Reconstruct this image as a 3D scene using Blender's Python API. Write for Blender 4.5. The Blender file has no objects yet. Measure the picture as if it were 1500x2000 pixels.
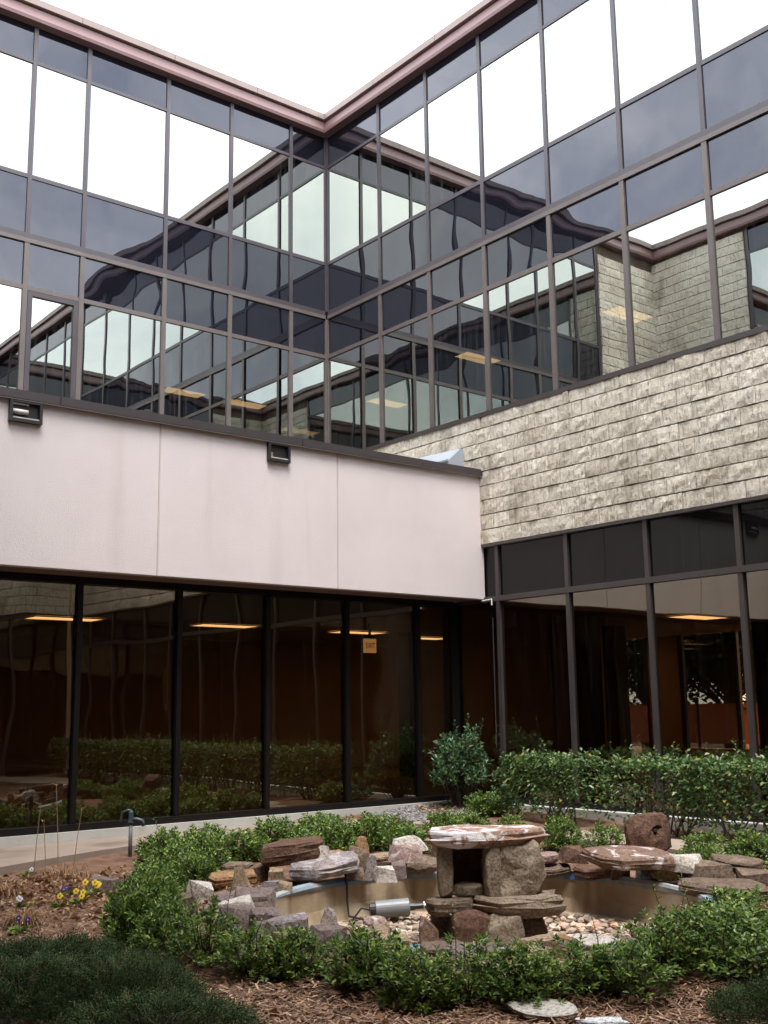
import bpy, bmesh, math, random
from mathutils import Vector, Matrix, noise

# ------------------------------------------------------------------ camera, sky, sun, exposure
sc = bpy.context.scene
col = sc.collection
cd = bpy.data.cameras.new('camera'); cam = bpy.data.objects.new('camera', cd); col.objects.link(cam)
sc.camera = cam
YAW, PITCH, ROLL, FPX = 0.6827, 0.1776, -0.0132, 2153.7
EYE = Vector((-10.478, -14.340, 1.40))
fw = Vector((math.sin(YAW)*math.cos(PITCH), math.cos(YAW)*math.cos(PITCH), math.sin(PITCH)))
rt = Vector((math.cos(YAW), -math.sin(YAW), 0)); up = rt.cross(fw)
r2 = rt*math.cos(ROLL) + up*math.sin(ROLL); u2 = up*math.cos(ROLL) - rt*math.sin(ROLL)
cam.matrix_world = Matrix(((r2.x, u2.x, -fw.x, EYE.x), (r2.y, u2.y, -fw.y, EYE.y), (r2.z, u2.z, -fw.z, EYE.z), (0, 0, 0, 1)))
cd.sensor_fit = 'VERTICAL'; cd.sensor_height = 36.0; cd.lens = 36.0*FPX/2000.0
cd.clip_start = 0.05; cd.clip_end = 2000.0

SUN_EL, SUN_AZ = math.radians(68), math.radians(205)      # azimuth measured from +Y towards +X
world = bpy.data.worlds.new('World'); sc.world = world; world.use_nodes = True
nt = world.node_tree; nt.nodes.clear()
wo = nt.nodes.new('ShaderNodeOutputWorld'); bg = nt.nodes.new('ShaderNodeBackground')
sky = nt.nodes.new('ShaderNodeTexSky'); sky.sky_type = 'NISHITA'; sky.sun_disc = False
sky.sun_elevation = SUN_EL; sky.sun_rotation = SUN_AZ; sky.dust_density = 3.0
tc = nt.nodes.new('ShaderNodeTexCoord')
cn = nt.nodes.new('ShaderNodeTexNoise'); cn.inputs['Scale'].default_value = 2.6; cn.inputs['Detail'].default_value = 7.0; cn.inputs['Roughness'].default_value = 0.62; cn.inputs['Distortion'].default_value = 0.4
cr = nt.nodes.new('ShaderNodeValToRGB')
cr.color_ramp.elements[0].position = 0.30; cr.color_ramp.elements[0].color = (0.36, 0.42, 0.53, 1)
cr.color_ramp.elements[1].position = 0.66; cr.color_ramp.elements[1].color = (1.0, 1.0, 1.0, 1)
gain = nt.nodes.new('ShaderNodeVectorMath'); gain.operation = 'SCALE'; gain.inputs['Scale'].default_value = 12.6
mx = nt.nodes.new('ShaderNodeMix'); mx.data_type = 'RGBA'; mx.inputs[0].default_value = 0.93
nt.links.new(tc.outputs['Generated'], cn.inputs['Vector']); nt.links.new(cn.outputs['Fac'], cr.inputs['Fac'])
nt.links.new(cr.outputs['Color'], gain.inputs[0])
nt.links.new(sky.outputs['Color'], mx.inputs[6]); nt.links.new(gain.outputs['Vector'], mx.inputs[7])
nt.links.new(mx.outputs[2], bg.inputs['Color']); bg.inputs['Strength'].default_value = 0.13
nt.links.new(bg.outputs[0], wo.inputs['Surface'])

sd = bpy.data.lights.new('sun', 'SUN'); sun = bpy.data.objects.new('sun', sd); col.objects.link(sun)
sd.energy = 1.4; sd.angle = math.radians(24); sd.color = (1.0, 0.96, 0.90)
sdir = Vector((math.sin(SUN_AZ)*math.cos(SUN_EL), math.cos(SUN_AZ)*math.cos(SUN_EL), math.sin(SUN_EL)))
sun.rotation_euler = sdir.to_track_quat('Z', 'Y').to_euler(); sun.location = (0, 0, 40)

sc.view_settings.view_transform = 'Standard'; sc.view_settings.look = 'None'
sc.view_settings.gamma = 1.0; sc.view_settings.exposure = 1.80
sc.render.engine = 'CYCLES'
cy = sc.cycles
cy.max_bounces = 12; cy.glossy_bounces = 8; cy.diffuse_bounces = 4; cy.transmission_bounces = 8; cy.transparent_max_bounces = 24
cy.use_denoising = True; cy.sample_clamp_indirect = 6.0; cy.caustics_reflective = False; cy.caustics_refractive = False

# ------------------------------------------------------------------ materials
M = {}
def newmat(name):
    m = bpy.data.materials.new(name); m.use_nodes = True; m.node_tree.nodes.clear(); M[name] = m
    return m, m.node_tree
def N(t, kind, **kw):
    n = t.nodes.new(kind)
    for k, v in kw.items():
        if k in n.inputs.keys(): n.inputs[k].default_value = v
        else: setattr(n, k, v)
    return n
def ramp(t, stops):
    r = t.nodes.new('ShaderNodeValToRGB'); e = r.color_ramp.elements
    while len(e) < len(stops): e.new(0.5)
    for i, (p, c) in enumerate(stops): e[i].position = p; e[i].color = (*c, 1)
    return r
def plain(name, stops, rough=0.6, scale=6.0, detail=5.0, bump=0.0, bscale=60.0, metallic=0.0, coord='Position', spec=0.5, stretch=None, mixer=None):
    """noise-varied principled material"""
    m, t = newmat(name); L = t.links.new
    out = N(t, 'ShaderNodeOutputMaterial'); b = N(t, 'ShaderNodeBsdfPrincipled'); L(b.outputs[0], out.inputs[0])
    b.inputs['Roughness'].default_value = rough; b.inputs['Metallic'].default_value = metallic; b.inputs['Specular IOR Level'].default_value = spec
    if coord == 'Position': src = N(t, 'ShaderNodeNewGeometry').outputs['Position']
    else: src = N(t, 'ShaderNodeTexCoord').outputs['Object']
    if stretch:
        mp = N(t, 'ShaderNodeMapping'); mp.inputs['Scale'].default_value = stretch; L(src, mp.inputs['Vector']); src = mp.outputs[0]
    nz = N(t, 'ShaderNodeTexNoise', Scale=scale, Detail=detail, Roughness=0.6); L(src, nz.inputs['Vector'])
    r = ramp(t, stops); L(nz.outputs['Fac'], r.inputs[0])
    color = r.outputs[0]
    if mixer: color = mixer(t, L, color, src)
    L(color, b.inputs['Base Color'])
    if bump:
        n2 = N(t, 'ShaderNodeTexNoise', Scale=bscale, Detail=6.0, Roughness=0.65); L(src, n2.inputs['Vector'])
        bp = N(t, 'ShaderNodeBump', Strength=1.0, Distance=bump); L(n2.outputs['Fac'], bp.inputs['Height']); L(bp.outputs[0], b.inputs['Normal'])
    return m

def streaks(color2, sx, sz, lo, hi, amt):
    def f(t, L, c, src):
        mp = N(t, 'ShaderNodeMapping'); mp.inputs['Scale'].default_value = (sx, sx, sz)
        L(N(t, 'ShaderNodeNewGeometry').outputs['Position'], mp.inputs['Vector'])
        n = N(t, 'ShaderNodeTexNoise', Scale=1.0, Detail=4.0); L(mp.outputs[0], n.inputs['Vector'])
        mr = N(t, 'ShaderNodeMapRange'); mr.inputs['From Min'].default_value = lo; mr.inputs['From Max'].default_value = hi; mr.inputs['To Max'].default_value = amt
        L(n.outputs['Fac'], mr.inputs['Value'])
        mi = N(t, 'ShaderNodeMix', data_type='RGBA'); L(mr.outputs[0], mi.inputs[0]); L(c, mi.inputs[6]); mi.inputs[7].default_value = (*color2, 1)
        return mi.outputs[2]
    return f

plain('stucco', [(.25, (.645, .575, .575)), (.75, (.71, .64, .64))], rough=.9, scale=1.3, bump=.004, bscale=140, spec=.25, mixer=streaks((.50, .40, .36), 3.2, .22, .60, .8, .28))
plain('sealant', [(.3, (.42, .33, .30)), (.7, (.5, .4, .37))], rough=.8)
plain('fascia', [(.2, (.20, .118, .115)), (.8, (.245, .15, .145))], rough=.45, scale=1.5, mixer=streaks((.20, .15, .12), 5., .5, .62, .8, .6))
plain('coping', [(.2, (.20, .15, .135)), (.8, (.25, .185, .165))], rough=.5, scale=2.0, mixer=streaks((.1, .1, .08), 6., 1.5, .6, .75, .8))
plain('dark_coping', [(.2, (.040, .032, .035)), (.8, (.055, .044, .046))], rough=.42, scale=3)
plain('soffit', [(.2, (.16, .10, .08)), (.8, (.20, .13, .105))], rough=.8)
plain('mullion_dark', [(.2, (.048, .039, .046)), (.8, (.072, .058, .066))], rough=.4, scale=4, mixer=streaks((.2, .17, .16), 30., 1.0, .66, .8, .5))
plain('mullion_light', [(.2, (.105, .086, .08)), (.8, (.145, .12, .112))], rough=.45, scale=4, mixer=streaks((.25, .22, .2), 30., 1.0, .66, .8, .5))
plain('storefront_frame', [(.2, (.006, .0045, .005)), (.8, (.009, .007, .007))], rough=.45, spec=.25)
plain('storefront_brown', [(.2, (.050, .041, .040)), (.8, (.065, .054, .052))], rough=.4, scale=4)
plain('concrete', [(.2, (.40, .39, .36)), (.8, (.52, .51, .48))], rough=.9, scale=3, bump=.004, bscale=60, mixer=streaks((.22, .2, .16), 4., 4., .6, .8, .7))
plain('path_concrete', [(.25, (.235, .18, .145)), (.75, (.31, .245, .20))], rough=.92, scale=2.5, bump=.003, bscale=90, mixer=streaks((.13, .10, .08), 1.6, 4., .56, .75, .8))
plain('block_joint', [(.3, (.085, .055, .04)), (.7, (.13, .09, .065))], rough=.95, scale=20)
plain('interior_wall', [(.3, (.42, .26, .16)), (.7, (.50, .32, .2))], rough=.8, scale=.8)
plain('interior_ceiling', [(.3, (.42, .33, .25)), (.7, (.48, .38, .29))], rough=.9)
plain('interior_floor', [(.3, (.22, .15, .10)), (.7, (.28, .19, .13))], rough=.5)
plain('column_dark', [(.3, (.022, .015, .012)), (.7, (.03, .02, .016))], rough=.6)
plain('galvanised', [(.2, (.33, .37, .43)), (.8, (.42, .46, .52))], rough=.45, scale=2, metallic=.3)
plain('black_metal', [(.2, (.014, .012, .013)), (.8, (.022, .019, .02))], rough=.45)
plain('lamp_lens', [(.2, (.45, .42, .42)), (.8, (.6, .57, .56))], rough=.25)
plain('white_bead', [(.2, (.75, .75, .74)), (.8, (.8, .8, .8))], rough=.6)
plain('pump_body', [(.2, (.16, .165, .17)), (.8, (.21, .215, .22))], rough=.4, scale=14, bump=.0006, bscale=200)
plain('pump_cap', [(.2, (.02, .02, .022)), (.8, (.03, .03, .03))], rough=.4)
plain('hydrant_paint', [(.2, (.03, .05, .065)), (.8, (.05, .08, .10))], rough=.5, scale=12)
plain('pipe_grey', [(.2, (.09, .095, .11)), (.8, (.14, .145, .16))], rough=.55, scale=14)
plain('cable', [(.2, (.012, .012, .012)), (.8, (.02, .02, .02))], rough=.6)
plain('orange_net', [(.2, (.55, .16, .06)), (.8, (.62, .19, .08))], rough=.7)
plain('bark', [(.2, (.07, .05, .038)), (.8, (.13, .10, .075))], rough=.9, scale=18, bump=.004, bscale=40)
plain('twig', [(.2, (.05, .034, .024)), (.8, (.10, .07, .05))], rough=.9, scale=30)
plain('asphalt', [(.2, (.045, .045, .045)), (.8, (.06, .06, .058))], rough=.9)
plain('roof_gravel', [(.2, (.25, .24, .22)), (.8, (.33, .32, .3))], rough=.95, scale=40)

def vary_island(name, stops, rough=.5, trans=0.33, spec=.4):
    """leaf-like material: one colour of the ramp for every separate leaf"""
    m, t = newmat(name); L = t.links.new
    out = N(t, 'ShaderNodeOutputMaterial'); b = N(t, 'ShaderNodeBsdfPrincipled', Roughness=rough); b.inputs['Specular IOR Level'].default_value = spec
    g = N(t, 'ShaderNodeNewGeometry'); r = ramp(t, stops); L(g.outputs['Random Per Island'], r.inputs[0]); L(r.outputs[0], b.inputs['Base Color'])
    if trans:
        tr = N(t, 'ShaderNodeBsdfTranslucent'); L(r.outputs[0], tr.inputs['Color'])
        ms = N(t, 'ShaderNodeMixShader'); ms.inputs[0].default_value = trans
        L(b.outputs[0], ms.inputs[1]); L(tr.outputs[0], ms.inputs[2]); L(ms.outputs[0], out.inputs[0])
    else: L(b.outputs[0], out.inputs[0])
    return m
vary_island('leaf_pond', [(0, (.036, .074, .018)), (.4, (.082, .15, .028)), (.8, (.17, .26, .048)), (1, (.38, .45, .10))], rough=.38)
vary_island('leaf_hedge', [(0, (.038, .084, .030)), (.5, (.095, .178, .056)), (.84, (.19, .29, .088)), (.95, (.24, .28, .09)), (1, (.36, .26, .07))], rough=.34)
vary_island('leaf_bush', [(0, (.032, .076, .036)), (.55, (.08, .16, .07)), (.9, (.15, .24, .10)), (1, (.26, .29, .14))], rough=.34)
vary_island('leaf_juniper', [(0, (.022, .042, .017)), (.5, (.048, .08, .032)), (.9, (.085, .125, .05)), (1, (.2, .12, .065))], rough=.8, trans=.15, spec=.1)
vary_island('leaf_tree', [(0, (.03, .04, .022)), (.6, (.06, .08, .04)), (1, (.12, .14, .08))], rough=.6)
vary_island('straw', [(0, (.09, .045, .026)), (.4, (.20, .105, .06)), (.75, (.32, .19, .115)), (1, (.50, .34, .22))], rough=.85, trans=0)
vary_island('dead_leaf', [(0, (.10, .045, .022)), (.4, (.22, .105, .045)), (.75, (.34, .2, .10)), (1, (.48, .36, .22))], rough=.8, trans=.15)
vary_island('pebble', [(0, (.17, .125, .095)), (.35, (.30, .22, .17)), (.65, (.42, .33, .26)), (.9, (.56, .48, .40)), (1, (.45, .2, .11))], rough=.8, trans=0)
vary_island('gravel', [(0, (.09, .088, .09)), (.6, (.2, .195, .195)), (1, (.34, .32, .31))], rough=.85, trans=0)
vary_island('petal_yellow', [(0, (.75, .5, .02)), (1, (.85, .65, .03))], rough=.6)
vary_island('petal_violet', [(0, (.04, .02, .16)), (1, (.07, .04, .25))], rough=.6)
vary_island('petal_white', [(0, (.75, .74, .78)), (1, (.85, .84, .85))], rough=.6)
vary_island('dry_stalk', [(0, (.2, .13, .08)), (1, (.34, .24, .15))], rough=.9, trans=0)

def rockmat(name, a, b, c, white=0.0, wthr=.55):
    m, t = newmat(name); L = t.links.new
    out = N(t, 'ShaderNodeOutputMaterial'); p = N(t, 'ShaderNodeBsdfPrincipled', Roughness=.88); p.inputs['Specular IOR Level'].default_value = .25; L(p.outputs[0], out.inputs[0])
    src = N(t, 'ShaderNodeNewGeometry').outputs['Position']
    n1 = N(t, 'ShaderNodeTexNoise', Scale=9.0, Detail=8.0, Roughness=.7, Distortion=1.2); L(src, n1.inputs['Vector'])
    r1 = ramp(t, [(.28, a), (.5, b), (.72, c)]); L(n1.outputs['Fac'], r1.inputs[0]); colr = r1.outputs[0]
    n3 = N(t, 'ShaderNodeTexNoise', Scale=55.0, Detail=5.0, Roughness=.7); L(src, n3.inputs['Vector'])
    sp = ramp(t, [(.34, (.30, .27, .26)), (.52, (1, 1, 1))]); L(n3.outputs['Fac'], sp.inputs[0])
    mu = N(t, 'ShaderNodeMix', data_type='RGBA', blend_type='MULTIPLY'); mu.inputs[0].default_value = .95; L(colr, mu.inputs[6]); L(sp.outputs[0], mu.inputs[7]); colr = mu.outputs[2]
    if white:
        n2 = N(t, 'ShaderNodeTexNoise', Scale=4.5, Detail=7.0, Roughness=.6, Distortion=1.2); L(src, n2.inputs['Vector'])
        mr = N(t, 'ShaderNodeMapRange'); mr.inputs['From Min'].default_value = wthr; mr.inputs['From Max'].default_value = wthr+.05; mr.inputs['To Max'].default_value = white; L(n2.outputs['Fac'], mr.inputs['Value'])
        mi = N(t, 'ShaderNodeMix', data_type='RGBA'); L(mr.outputs[0], mi.inputs[0]); L(colr, mi.inputs[6]); mi.inputs[7].default_value = (.62, .57, .58, 1); colr = mi.outputs[2]
    L(colr, p.inputs['Base Color'])
    bp = N(t, 'ShaderNodeBump', Strength=1.0, Distance=.018); n4 = N(t, 'ShaderNodeTexNoise', Scale=24.0, Detail=8.0, Roughness=.7); L(src, n4.inputs['Vector']); L(n4.outputs['Fac'], bp.inputs['Height']); L(bp.outputs[0], p.inputs['Normal'])
rockmat('rock_rust', (.066, .034, .026), (.125, .067, .047), (.21, .122, .082))
rockmat('rock_brown', (.10, .068, .05), (.165, .118, .088), (.26, .195, .145))
rockmat('rock_tan', (.2, .145, .095), (.30, .22, .145), (.40, .30, .2))
rockmat('rock_orange', (.19, .095, .042), (.29, .165, .08), (.37, .25, .15))
rockmat('rock_purple', (.115, .082, .085), (.18, .135, .125), (.26, .205, .18))
rockmat('rock_grey', (.16, .13, .13), (.25, .22, .22), (.30, .19, .13), white=.35, wthr=.52)
rockmat('rock_white', (.36, .32, .28), (.50, .45, .40), (.62, .57, .54))
rockmat('rock_pink', (.19, .12, .105), (.29, .195, .17), (.42, .33, .30), white=.6, wthr=.55)
rockmat('rock_yellow', (.2, .13, .05), (.30, .2, .08), (.36, .26, .12))
rockmat('rock_greyrust', (.13, .072, .054), (.20, .125, .09), (.28, .195, .15), white=.7, wthr=.56)
rockmat('rock_cap', (.2, .12, .085), (.30, .19, .14), (.36, .26, .2), white=.95, wthr=.49)
rockmat('rock_mortar', (.17, .13, .095), (.25, .195, .145), (.32, .26, .2))
rockmat('flagstone_pale', (.50, .46, .40), (.58, .54, .48), (.64, .60, .55))
rockmat('scrap_white', (.7, .72, .74), (.78, .8, .82), (.82, .83, .85))

# split face block
def blockmat():
    m, t = newmat('split_block'); L = t.links.new
    out = N(t, 'ShaderNodeOutputMaterial'); p = N(t, 'ShaderNodeBsdfPrincipled', Roughness=.92); p.inputs['Specular IOR Level'].default_value = .2; L(p.outputs[0], out.inputs[0])
    src = N(t, 'ShaderNodeNewGeometry').outputs['Position']
    n1 = N(t, 'ShaderNodeTexNoise', Scale=1.6, Detail=5.0, Roughness=.6); L(src, n1.inputs['Vector'])
    r1 = ramp(t, [(.3, (.60, .535, .435)), (.55, (.76, .70, .595)), (.75, (.82, .77, .68))]); L(n1.outputs['Fac'], r1.inputs[0])
    n2 = N(t, 'ShaderNodeTexNoise', Scale=26.0, Detail=6.0, Roughness=.7); L(src, n2.inputs['Vector'])
    r2_ = ramp(t, [(.34, (.50, .46, .40)), (.48, (1, 1, 1))]); L(n2.outputs['Fac'], r2_.inputs[0])
    oi = N(t, 'ShaderNodeObjectInfo'); r3 = ramp(t, [(0, (.86, .85, .83)), (1, (1, 1, 1))]); L(oi.outputs['Random'], r3.inputs[0])
    mu = N(t, 'ShaderNodeMix', data_type='RGBA', blend_type='MULTIPLY'); mu.inputs[0].default_value = .7; L(r1.outputs[0], mu.inputs[6]); L(r2_.outputs[0], mu.inputs[7])
    m2 = N(t, 'ShaderNodeMix', data_type='RGBA', blend_type='MULTIPLY'); m2.inputs[0].default_value = 1.; L(mu.outputs[2], m2.inputs[6]); L(r3.outputs[0], m2.inputs[7])
    st = streaks((.19, .15, .11), 2.2, .8, .56, .74, .75)(t, L, m2.outputs[2], src)
    L(st, p.inputs['Base Color'])
    bp = N(t, 'ShaderNodeBump', Strength=1.0, Distance=.020); n4 = N(t, 'ShaderNodeTexNoise', Scale=20.0, Detail=9.0, Roughness=.72); L(src, n4.inputs['Vector']); 
    mp = N(t, 'ShaderNodeMapping'); mp.inputs['Scale'].default_value = (34, 34, 4); L(src, mp.inputs['Vector'])
    n5 = N(t, 'ShaderNodeTexNoise', Scale=1.0, Detail=3.0); L(mp.outputs[0], n5.inputs['Vector']); rib = ramp(t, [(.36, (0, 0, 0)), (.46, (1, 1, 1))]); L(n5.outputs['Fac'], rib.inputs[0])
    ad = N(t, 'ShaderNodeMath', operation='ADD'); L(n4.outputs['Fac'], ad.inputs[0]); mm = N(t, 'ShaderNodeMath', operation='MULTIPLY'); L(rib.outputs[0], mm.inputs[0]); mm.inputs[1].default_value = .45; L(mm.outputs[0], ad.inputs[1])
    L(ad.outputs[0], bp.inputs['Height']); L(bp.outputs[0], p.inputs['Normal'])
blockmat()

def wave(t, L, dist, scale=1.1):
    """gentle waviness of a pane, different for every pane"""
    g = N(t, 'ShaderNodeNewGeometry'); oi = N(t, 'ShaderNodeObjectInfo')
    ml = N(t, 'ShaderNodeVectorMath', operation='SCALE'); ml.inputs[0].default_value = (31., 17., 23.); L(oi.outputs['Random'], ml.inputs['Scale'])
    ad = N(t, 'ShaderNodeVectorMath', operation='ADD'); L(g.outputs['Position'], ad.inputs[0]); L(ml.outputs[0], ad.inputs[1])
    n = N(t, 'ShaderNodeTexNoise', Scale=scale, Detail=1.0, Roughness=.4); L(ad.outputs[0], n.inputs['Vector'])
    b = N(t, 'ShaderNodeBump', Strength=1.0, Distance=dist); L(n.outputs['Fac'], b.inputs['Height'])
    return b.outputs[0]
def glass(name, refl, fres_ior, trans, dist, base=None, dirt=.012):
    """coated tinted pane: mirror share + Fresnel share, rest seen through the tint"""
    m, t = newmat(name); L = t.links.new
    out = N(t, 'ShaderNodeOutputMaterial'); nrm = wave(t, L, dist)
    gl = N(t, 'ShaderNodeBsdfGlossy', Roughness=0.0); gl.inputs['Color'].default_value = (1, 1, 1, 1); L(nrm, gl.inputs['Normal'])
    if base is None:
        tr = N(t, 'ShaderNodeBsdfTransparent'); tr.inputs['Color'].default_value = (*trans, 1)
    else:
        tr = N(t, 'ShaderNodeBsdfDiffuse'); tr.inputs['Color'].default_value = (*base, 1)
    under = tr
    if refl:
        g2 = N(t, 'ShaderNodeBsdfGlossy', Roughness=0.0); g2.inputs['Color'].default_value = (*refl, 1); L(nrm, g2.inputs['Normal'])
        ad = N(t, 'ShaderNodeAddShader'); L(tr.outputs[0], ad.inputs[0]); L(g2.outputs[0], ad.inputs[1]); under = ad
    fr = N(t, 'ShaderNodeFresnel', IOR=fres_ior); L(nrm, fr.inputs['Normal'])
    ms = N(t, 'ShaderNodeMixShader'); L(fr.outputs[0], ms.inputs[0]); L(under.outputs[0], ms.inputs[1]); L(gl.outputs[0], ms.inputs[2])
    mp = N(t, 'ShaderNodeMapping'); mp.inputs['Scale'].default_value = (26, 26, .7); L(N(t, 'ShaderNodeNewGeometry').outputs['Position'], mp.inputs['Vector'])
    dn = N(t, 'ShaderNodeTexNoise', Scale=1.0, Detail=5.0); L(mp.outputs[0], dn.inputs['Vector'])
    mr = N(t, 'ShaderNodeMapRange'); mr.inputs['From Min'].default_value = .52; mr.inputs['From Max'].default_value = .80; mr.inputs['To Max'].default_value = dirt; L(dn.outputs['Fac'], mr.inputs['Value'])
    df = N(t, 'ShaderNodeBsdfDiffuse'); df.inputs['Color'].default_value = (.5, .47, .43, 1)
    m3 = N(t, 'ShaderNodeMixShader'); L(mr.outputs[0], m3.inputs[0]); L(ms.outputs[0], m3.inputs[1]); L(df.outputs[0], m3.inputs[2]); L(m3.outputs[0], out.inputs[0])
    return m
glass('vision_glass', (.352, .372, .352), 1.45, (.12, .09, .055), .0015, dirt=.07)
glass('spandrel_glass', (.006, .008, .016), 1.60, None, .011, base=(.008, .008, .013))
glass('bronze_glass', (.165, .148, .112), 1.5, (.37, .225, .115), .0048)
glass('grey_glass', None, 1.45, (.17, .25, .36), .002)
glass('bronze_spandrel', None, 1.40, None, .003, base=(.006, .006, .006))
m, t = newmat('pane_back'); o_ = N(t, 'ShaderNodeOutputMaterial'); tr_ = N(t, 'ShaderNodeBsdfTransparent'); t.links.new(tr_.outputs[0], o_.inputs[0])
def emit(name, c, s):
    m, t = newmat(name); o = N(t, 'ShaderNodeOutputMaterial'); e = N(t, 'ShaderNodeEmission', Strength=s); e.inputs['Color'].default_value = (*c, 1); t.links.new(e.outputs[0], o.inputs[0])
emit('light_panel', (1.0, .86, .58), .85)
emit('exit_panel', (1.0, .72, .42), .20)

# basin: tan render with rust stains, blue painted lip
plain('basin_wall', [(.3, (.32, .225, .135)), (.55, (.44, .345, .235)), (.75, (.54, .46, .36))], rough=.85, scale=3.0, bump=.004, bscale=40, mixer=streaks((.16, .085, .035), 4.5, .6, .54, .72, .9))
plain('basin_rim', [(.38, (.34, .33, .30)), (.50, (.20, .26, .31)), (.62, (.09, .17, .31))], rough=.8, scale=2.4, bump=.003, bscale=50)
plain('mulch', [(.3, (.085, .043, .026)), (.55, (.19, .10, .062)), (.75, (.27, .16, .10))], rough=.95, scale=7, detail=8, bump=.03, bscale=38)

# ------------------------------------------------------------------ building blocks
WL = {}                                            # world location of every object made here
def put(o, loc, parent):
    col.objects.link(o); loc = Vector(loc); WL[o] = loc
    if parent is not None:
        o.parent = parent; loc = loc - WL[parent]
        if parent.rotation_euler.z: loc.rotate(Matrix.Rotation(-parent.rotation_euler.z, 3, 'Z'))
    o.location = loc
    return o
def tag(o, label, cat, group=None, kind=None):
    if label: o['label'] = label
    if cat: o['category'] = cat
    if group: o['group'] = group
    if kind: o['kind'] = kind
    return o
def thing(name, loc, label, cat, group=None, rz=0.0):
    e = bpy.data.objects.new(name, None); e.empty_display_size = .1
    e.rotation_euler = (0, 0, rz); put(e, loc, None)
    return tag(e, label, cat, group)
class MB:
    """collects faces; build() links them as ONE mesh object with its origin at the centre of its base"""
    FACES = ((0, 3, 2, 1), (4, 5, 6, 7), (0, 1, 5, 4), (1, 2, 6, 5), (2, 3, 7, 6), (3, 0, 4, 7))   # -z +z -y +x +y -x
    def __init__(s): s.v = []; s.f = []; s.mi = []
    def box(s, x0, x1, y0, y1, z0, z1, front=None):
        x0, x1 = min(x0, x1), max(x0, x1); y0, y1 = min(y0, y1), max(y0, y1); z0, z1 = min(z0, z1), max(z0, z1)
        n = len(s.v)
        s.v += [(x0, y0, z0), (x1, y0, z0), (x1, y1, z0), (x0, y1, z0), (x0, y0, z1), (x1, y0, z1), (x1, y1, z1), (x0, y1, z1)]
        for i, f in enumerate(s.FACES):
            s.f.append(tuple(n+k for k in f)); s.mi.append(0 if front is None or i == front else 1)
        return s
    def face(s, pts):
        n = len(s.v); s.v += [tuple(p) for p in pts]; s.f.append(tuple(range(n, n+len(pts)))); s.mi.append(0); return s
    def tube(s, pts, r, n=8, caps=True):
        pts = [Vector(p) for p in pts]
        if not isinstance(r, (list, tuple)): r = [r]*len(pts)
        base = len(s.v)
        for i, p in enumerate(pts):
            d = (pts[min(i+1, len(pts)-1)] - pts[max(i-1, 0)]).normalized()
            a = d.orthogonal().normalized() if i == 0 else (pa - d*pa.dot(d)).normalized()
            pa = a; b = d.cross(a)
            for k in range(n):
                an = 2*math.pi*k/n; s.v.append(tuple(p + (a*math.cos(an) + b*math.sin(an))*r[i]))
        for i in range(len(pts)-1):
            for k in range(n):
                s.f.append((base+i*n+k, base+i*n+(k+1) % n, base+(i+1)*n+(k+1) % n, base+(i+1)*n+k)); s.mi.append(0)
        if caps:
            s.f.append(tuple(base+k for k in reversed(range(n)))); s.mi.append(0)
            e = base+(len(pts)-1)*n; s.f.append(tuple(e+k for k in range(n))); s.mi.append(0)
        return s
    def mesh(s, name, mats, origin=(0, 0, 0), smooth=False):
        me = bpy.data.meshes.new(name); o = Vector(origin)
        me.from_pydata([tuple(Vector(p)-o) for p in s.v], [], s.f)
        for m in mats: me.materials.append(M[m])
        if len(mats) > 1: me.polygons.foreach_set('material_index', s.mi)
        if smooth: me.polygons.foreach_set('use_smooth', [True]*len(me.polygons))
        me.update(); return me
    def build(s, name, mat, parent=None, smooth=False):
        mats = mat if isinstance(mat, (list, tuple)) else [mat]
        xs = [p[0] for p in s.v]; ys = [p[1] for p in s.v]; zs = [p[2] for p in s.v]
        o = Vector(((min(xs)+max(xs))/2, (min(ys)+max(ys))/2, min(zs)))
        ob = bpy.data.objects.new(name, s.mesh(name, mats, o, smooth))
        rz = parent.rotation_euler.z if parent is not None else 0
        if rz: ob.rotation_euler.z = -rz
        return put(ob, o, parent)
def bx(name, mat, parent, *a): return MB().box(*a).build(name, mat, parent)

# ------------------------------------------------------------------ levels of the building (metres)
Z0, Z1, Z2, Z3, Z4, Z5 = 11.31, 10.634, 8.873, 7.942, 7.223, 5.428      # curtain wall rails, top to bottom
ZB, ZT, ZS = 3.599, 2.850, 0.20                                        # block bottom, storefront transom, sill
COURT_W, COURT_D = 9.05, 16.0
SX, SY = -3.61, -3.0                                                   # stucco plane, storefront plane (y)

# ------------------------------------------------------------------ ground, path, far street
PC = Vector((-4.95, -8.60, 0)); PR = 1.50                              # pond centre and inner radius
def ground_h(x, y):
    r = math.hypot(x-PC.x, y-PC.y)
    h = .075*math.exp(-((r-1.85)/.42)**2)
    h += .07*max(0, min(1, (y+6.0)/2.5)) * (1 if y < 5 else 0)*(1 if -12 < x < 0.5 else 0)
    h += .09*max(0, min(1, (x+2.6)/1.4))*(1 if -17 < y < -2.9 and x < .6 else 0)
    if r < 9: h += .030*noise.noise(Vector((x*.9, y*.9, 3))) + .012*noise.noise(Vector((x*4, y*4, 7)))
    return max(h, -.02) if r < 12 else 0
def make_ground():
    rings = [1.62]+[1.62+.14*i for i in range(1, 36)]+[6.8+.5*i for i in range(12)]+[14, 18, 26, 40, 80, 160, 400, 900]
    n = 128; vs = []; fs = []
    for r in rings:
        for k in range(n):
            a = 2*math.pi*k/n; x = PC.x+r*math.cos(a); y = PC.y+r*math.sin(a); vs.append((x, y, ground_h(x, y)))
    for i in range(len(rings)-1):
        for k in range(n): fs.append((i*n+k, (i+1)*n+k, (i+1)*n+(k+1) % n, i*n+(k+1) % n))
    mb = MB(); mb.v = vs; mb.f = fs; mb.mi = [0]*len(fs)
    o = mb.build('ground', 'mulch', None, smooth=True); o['kind'] = 'structure'
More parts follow.
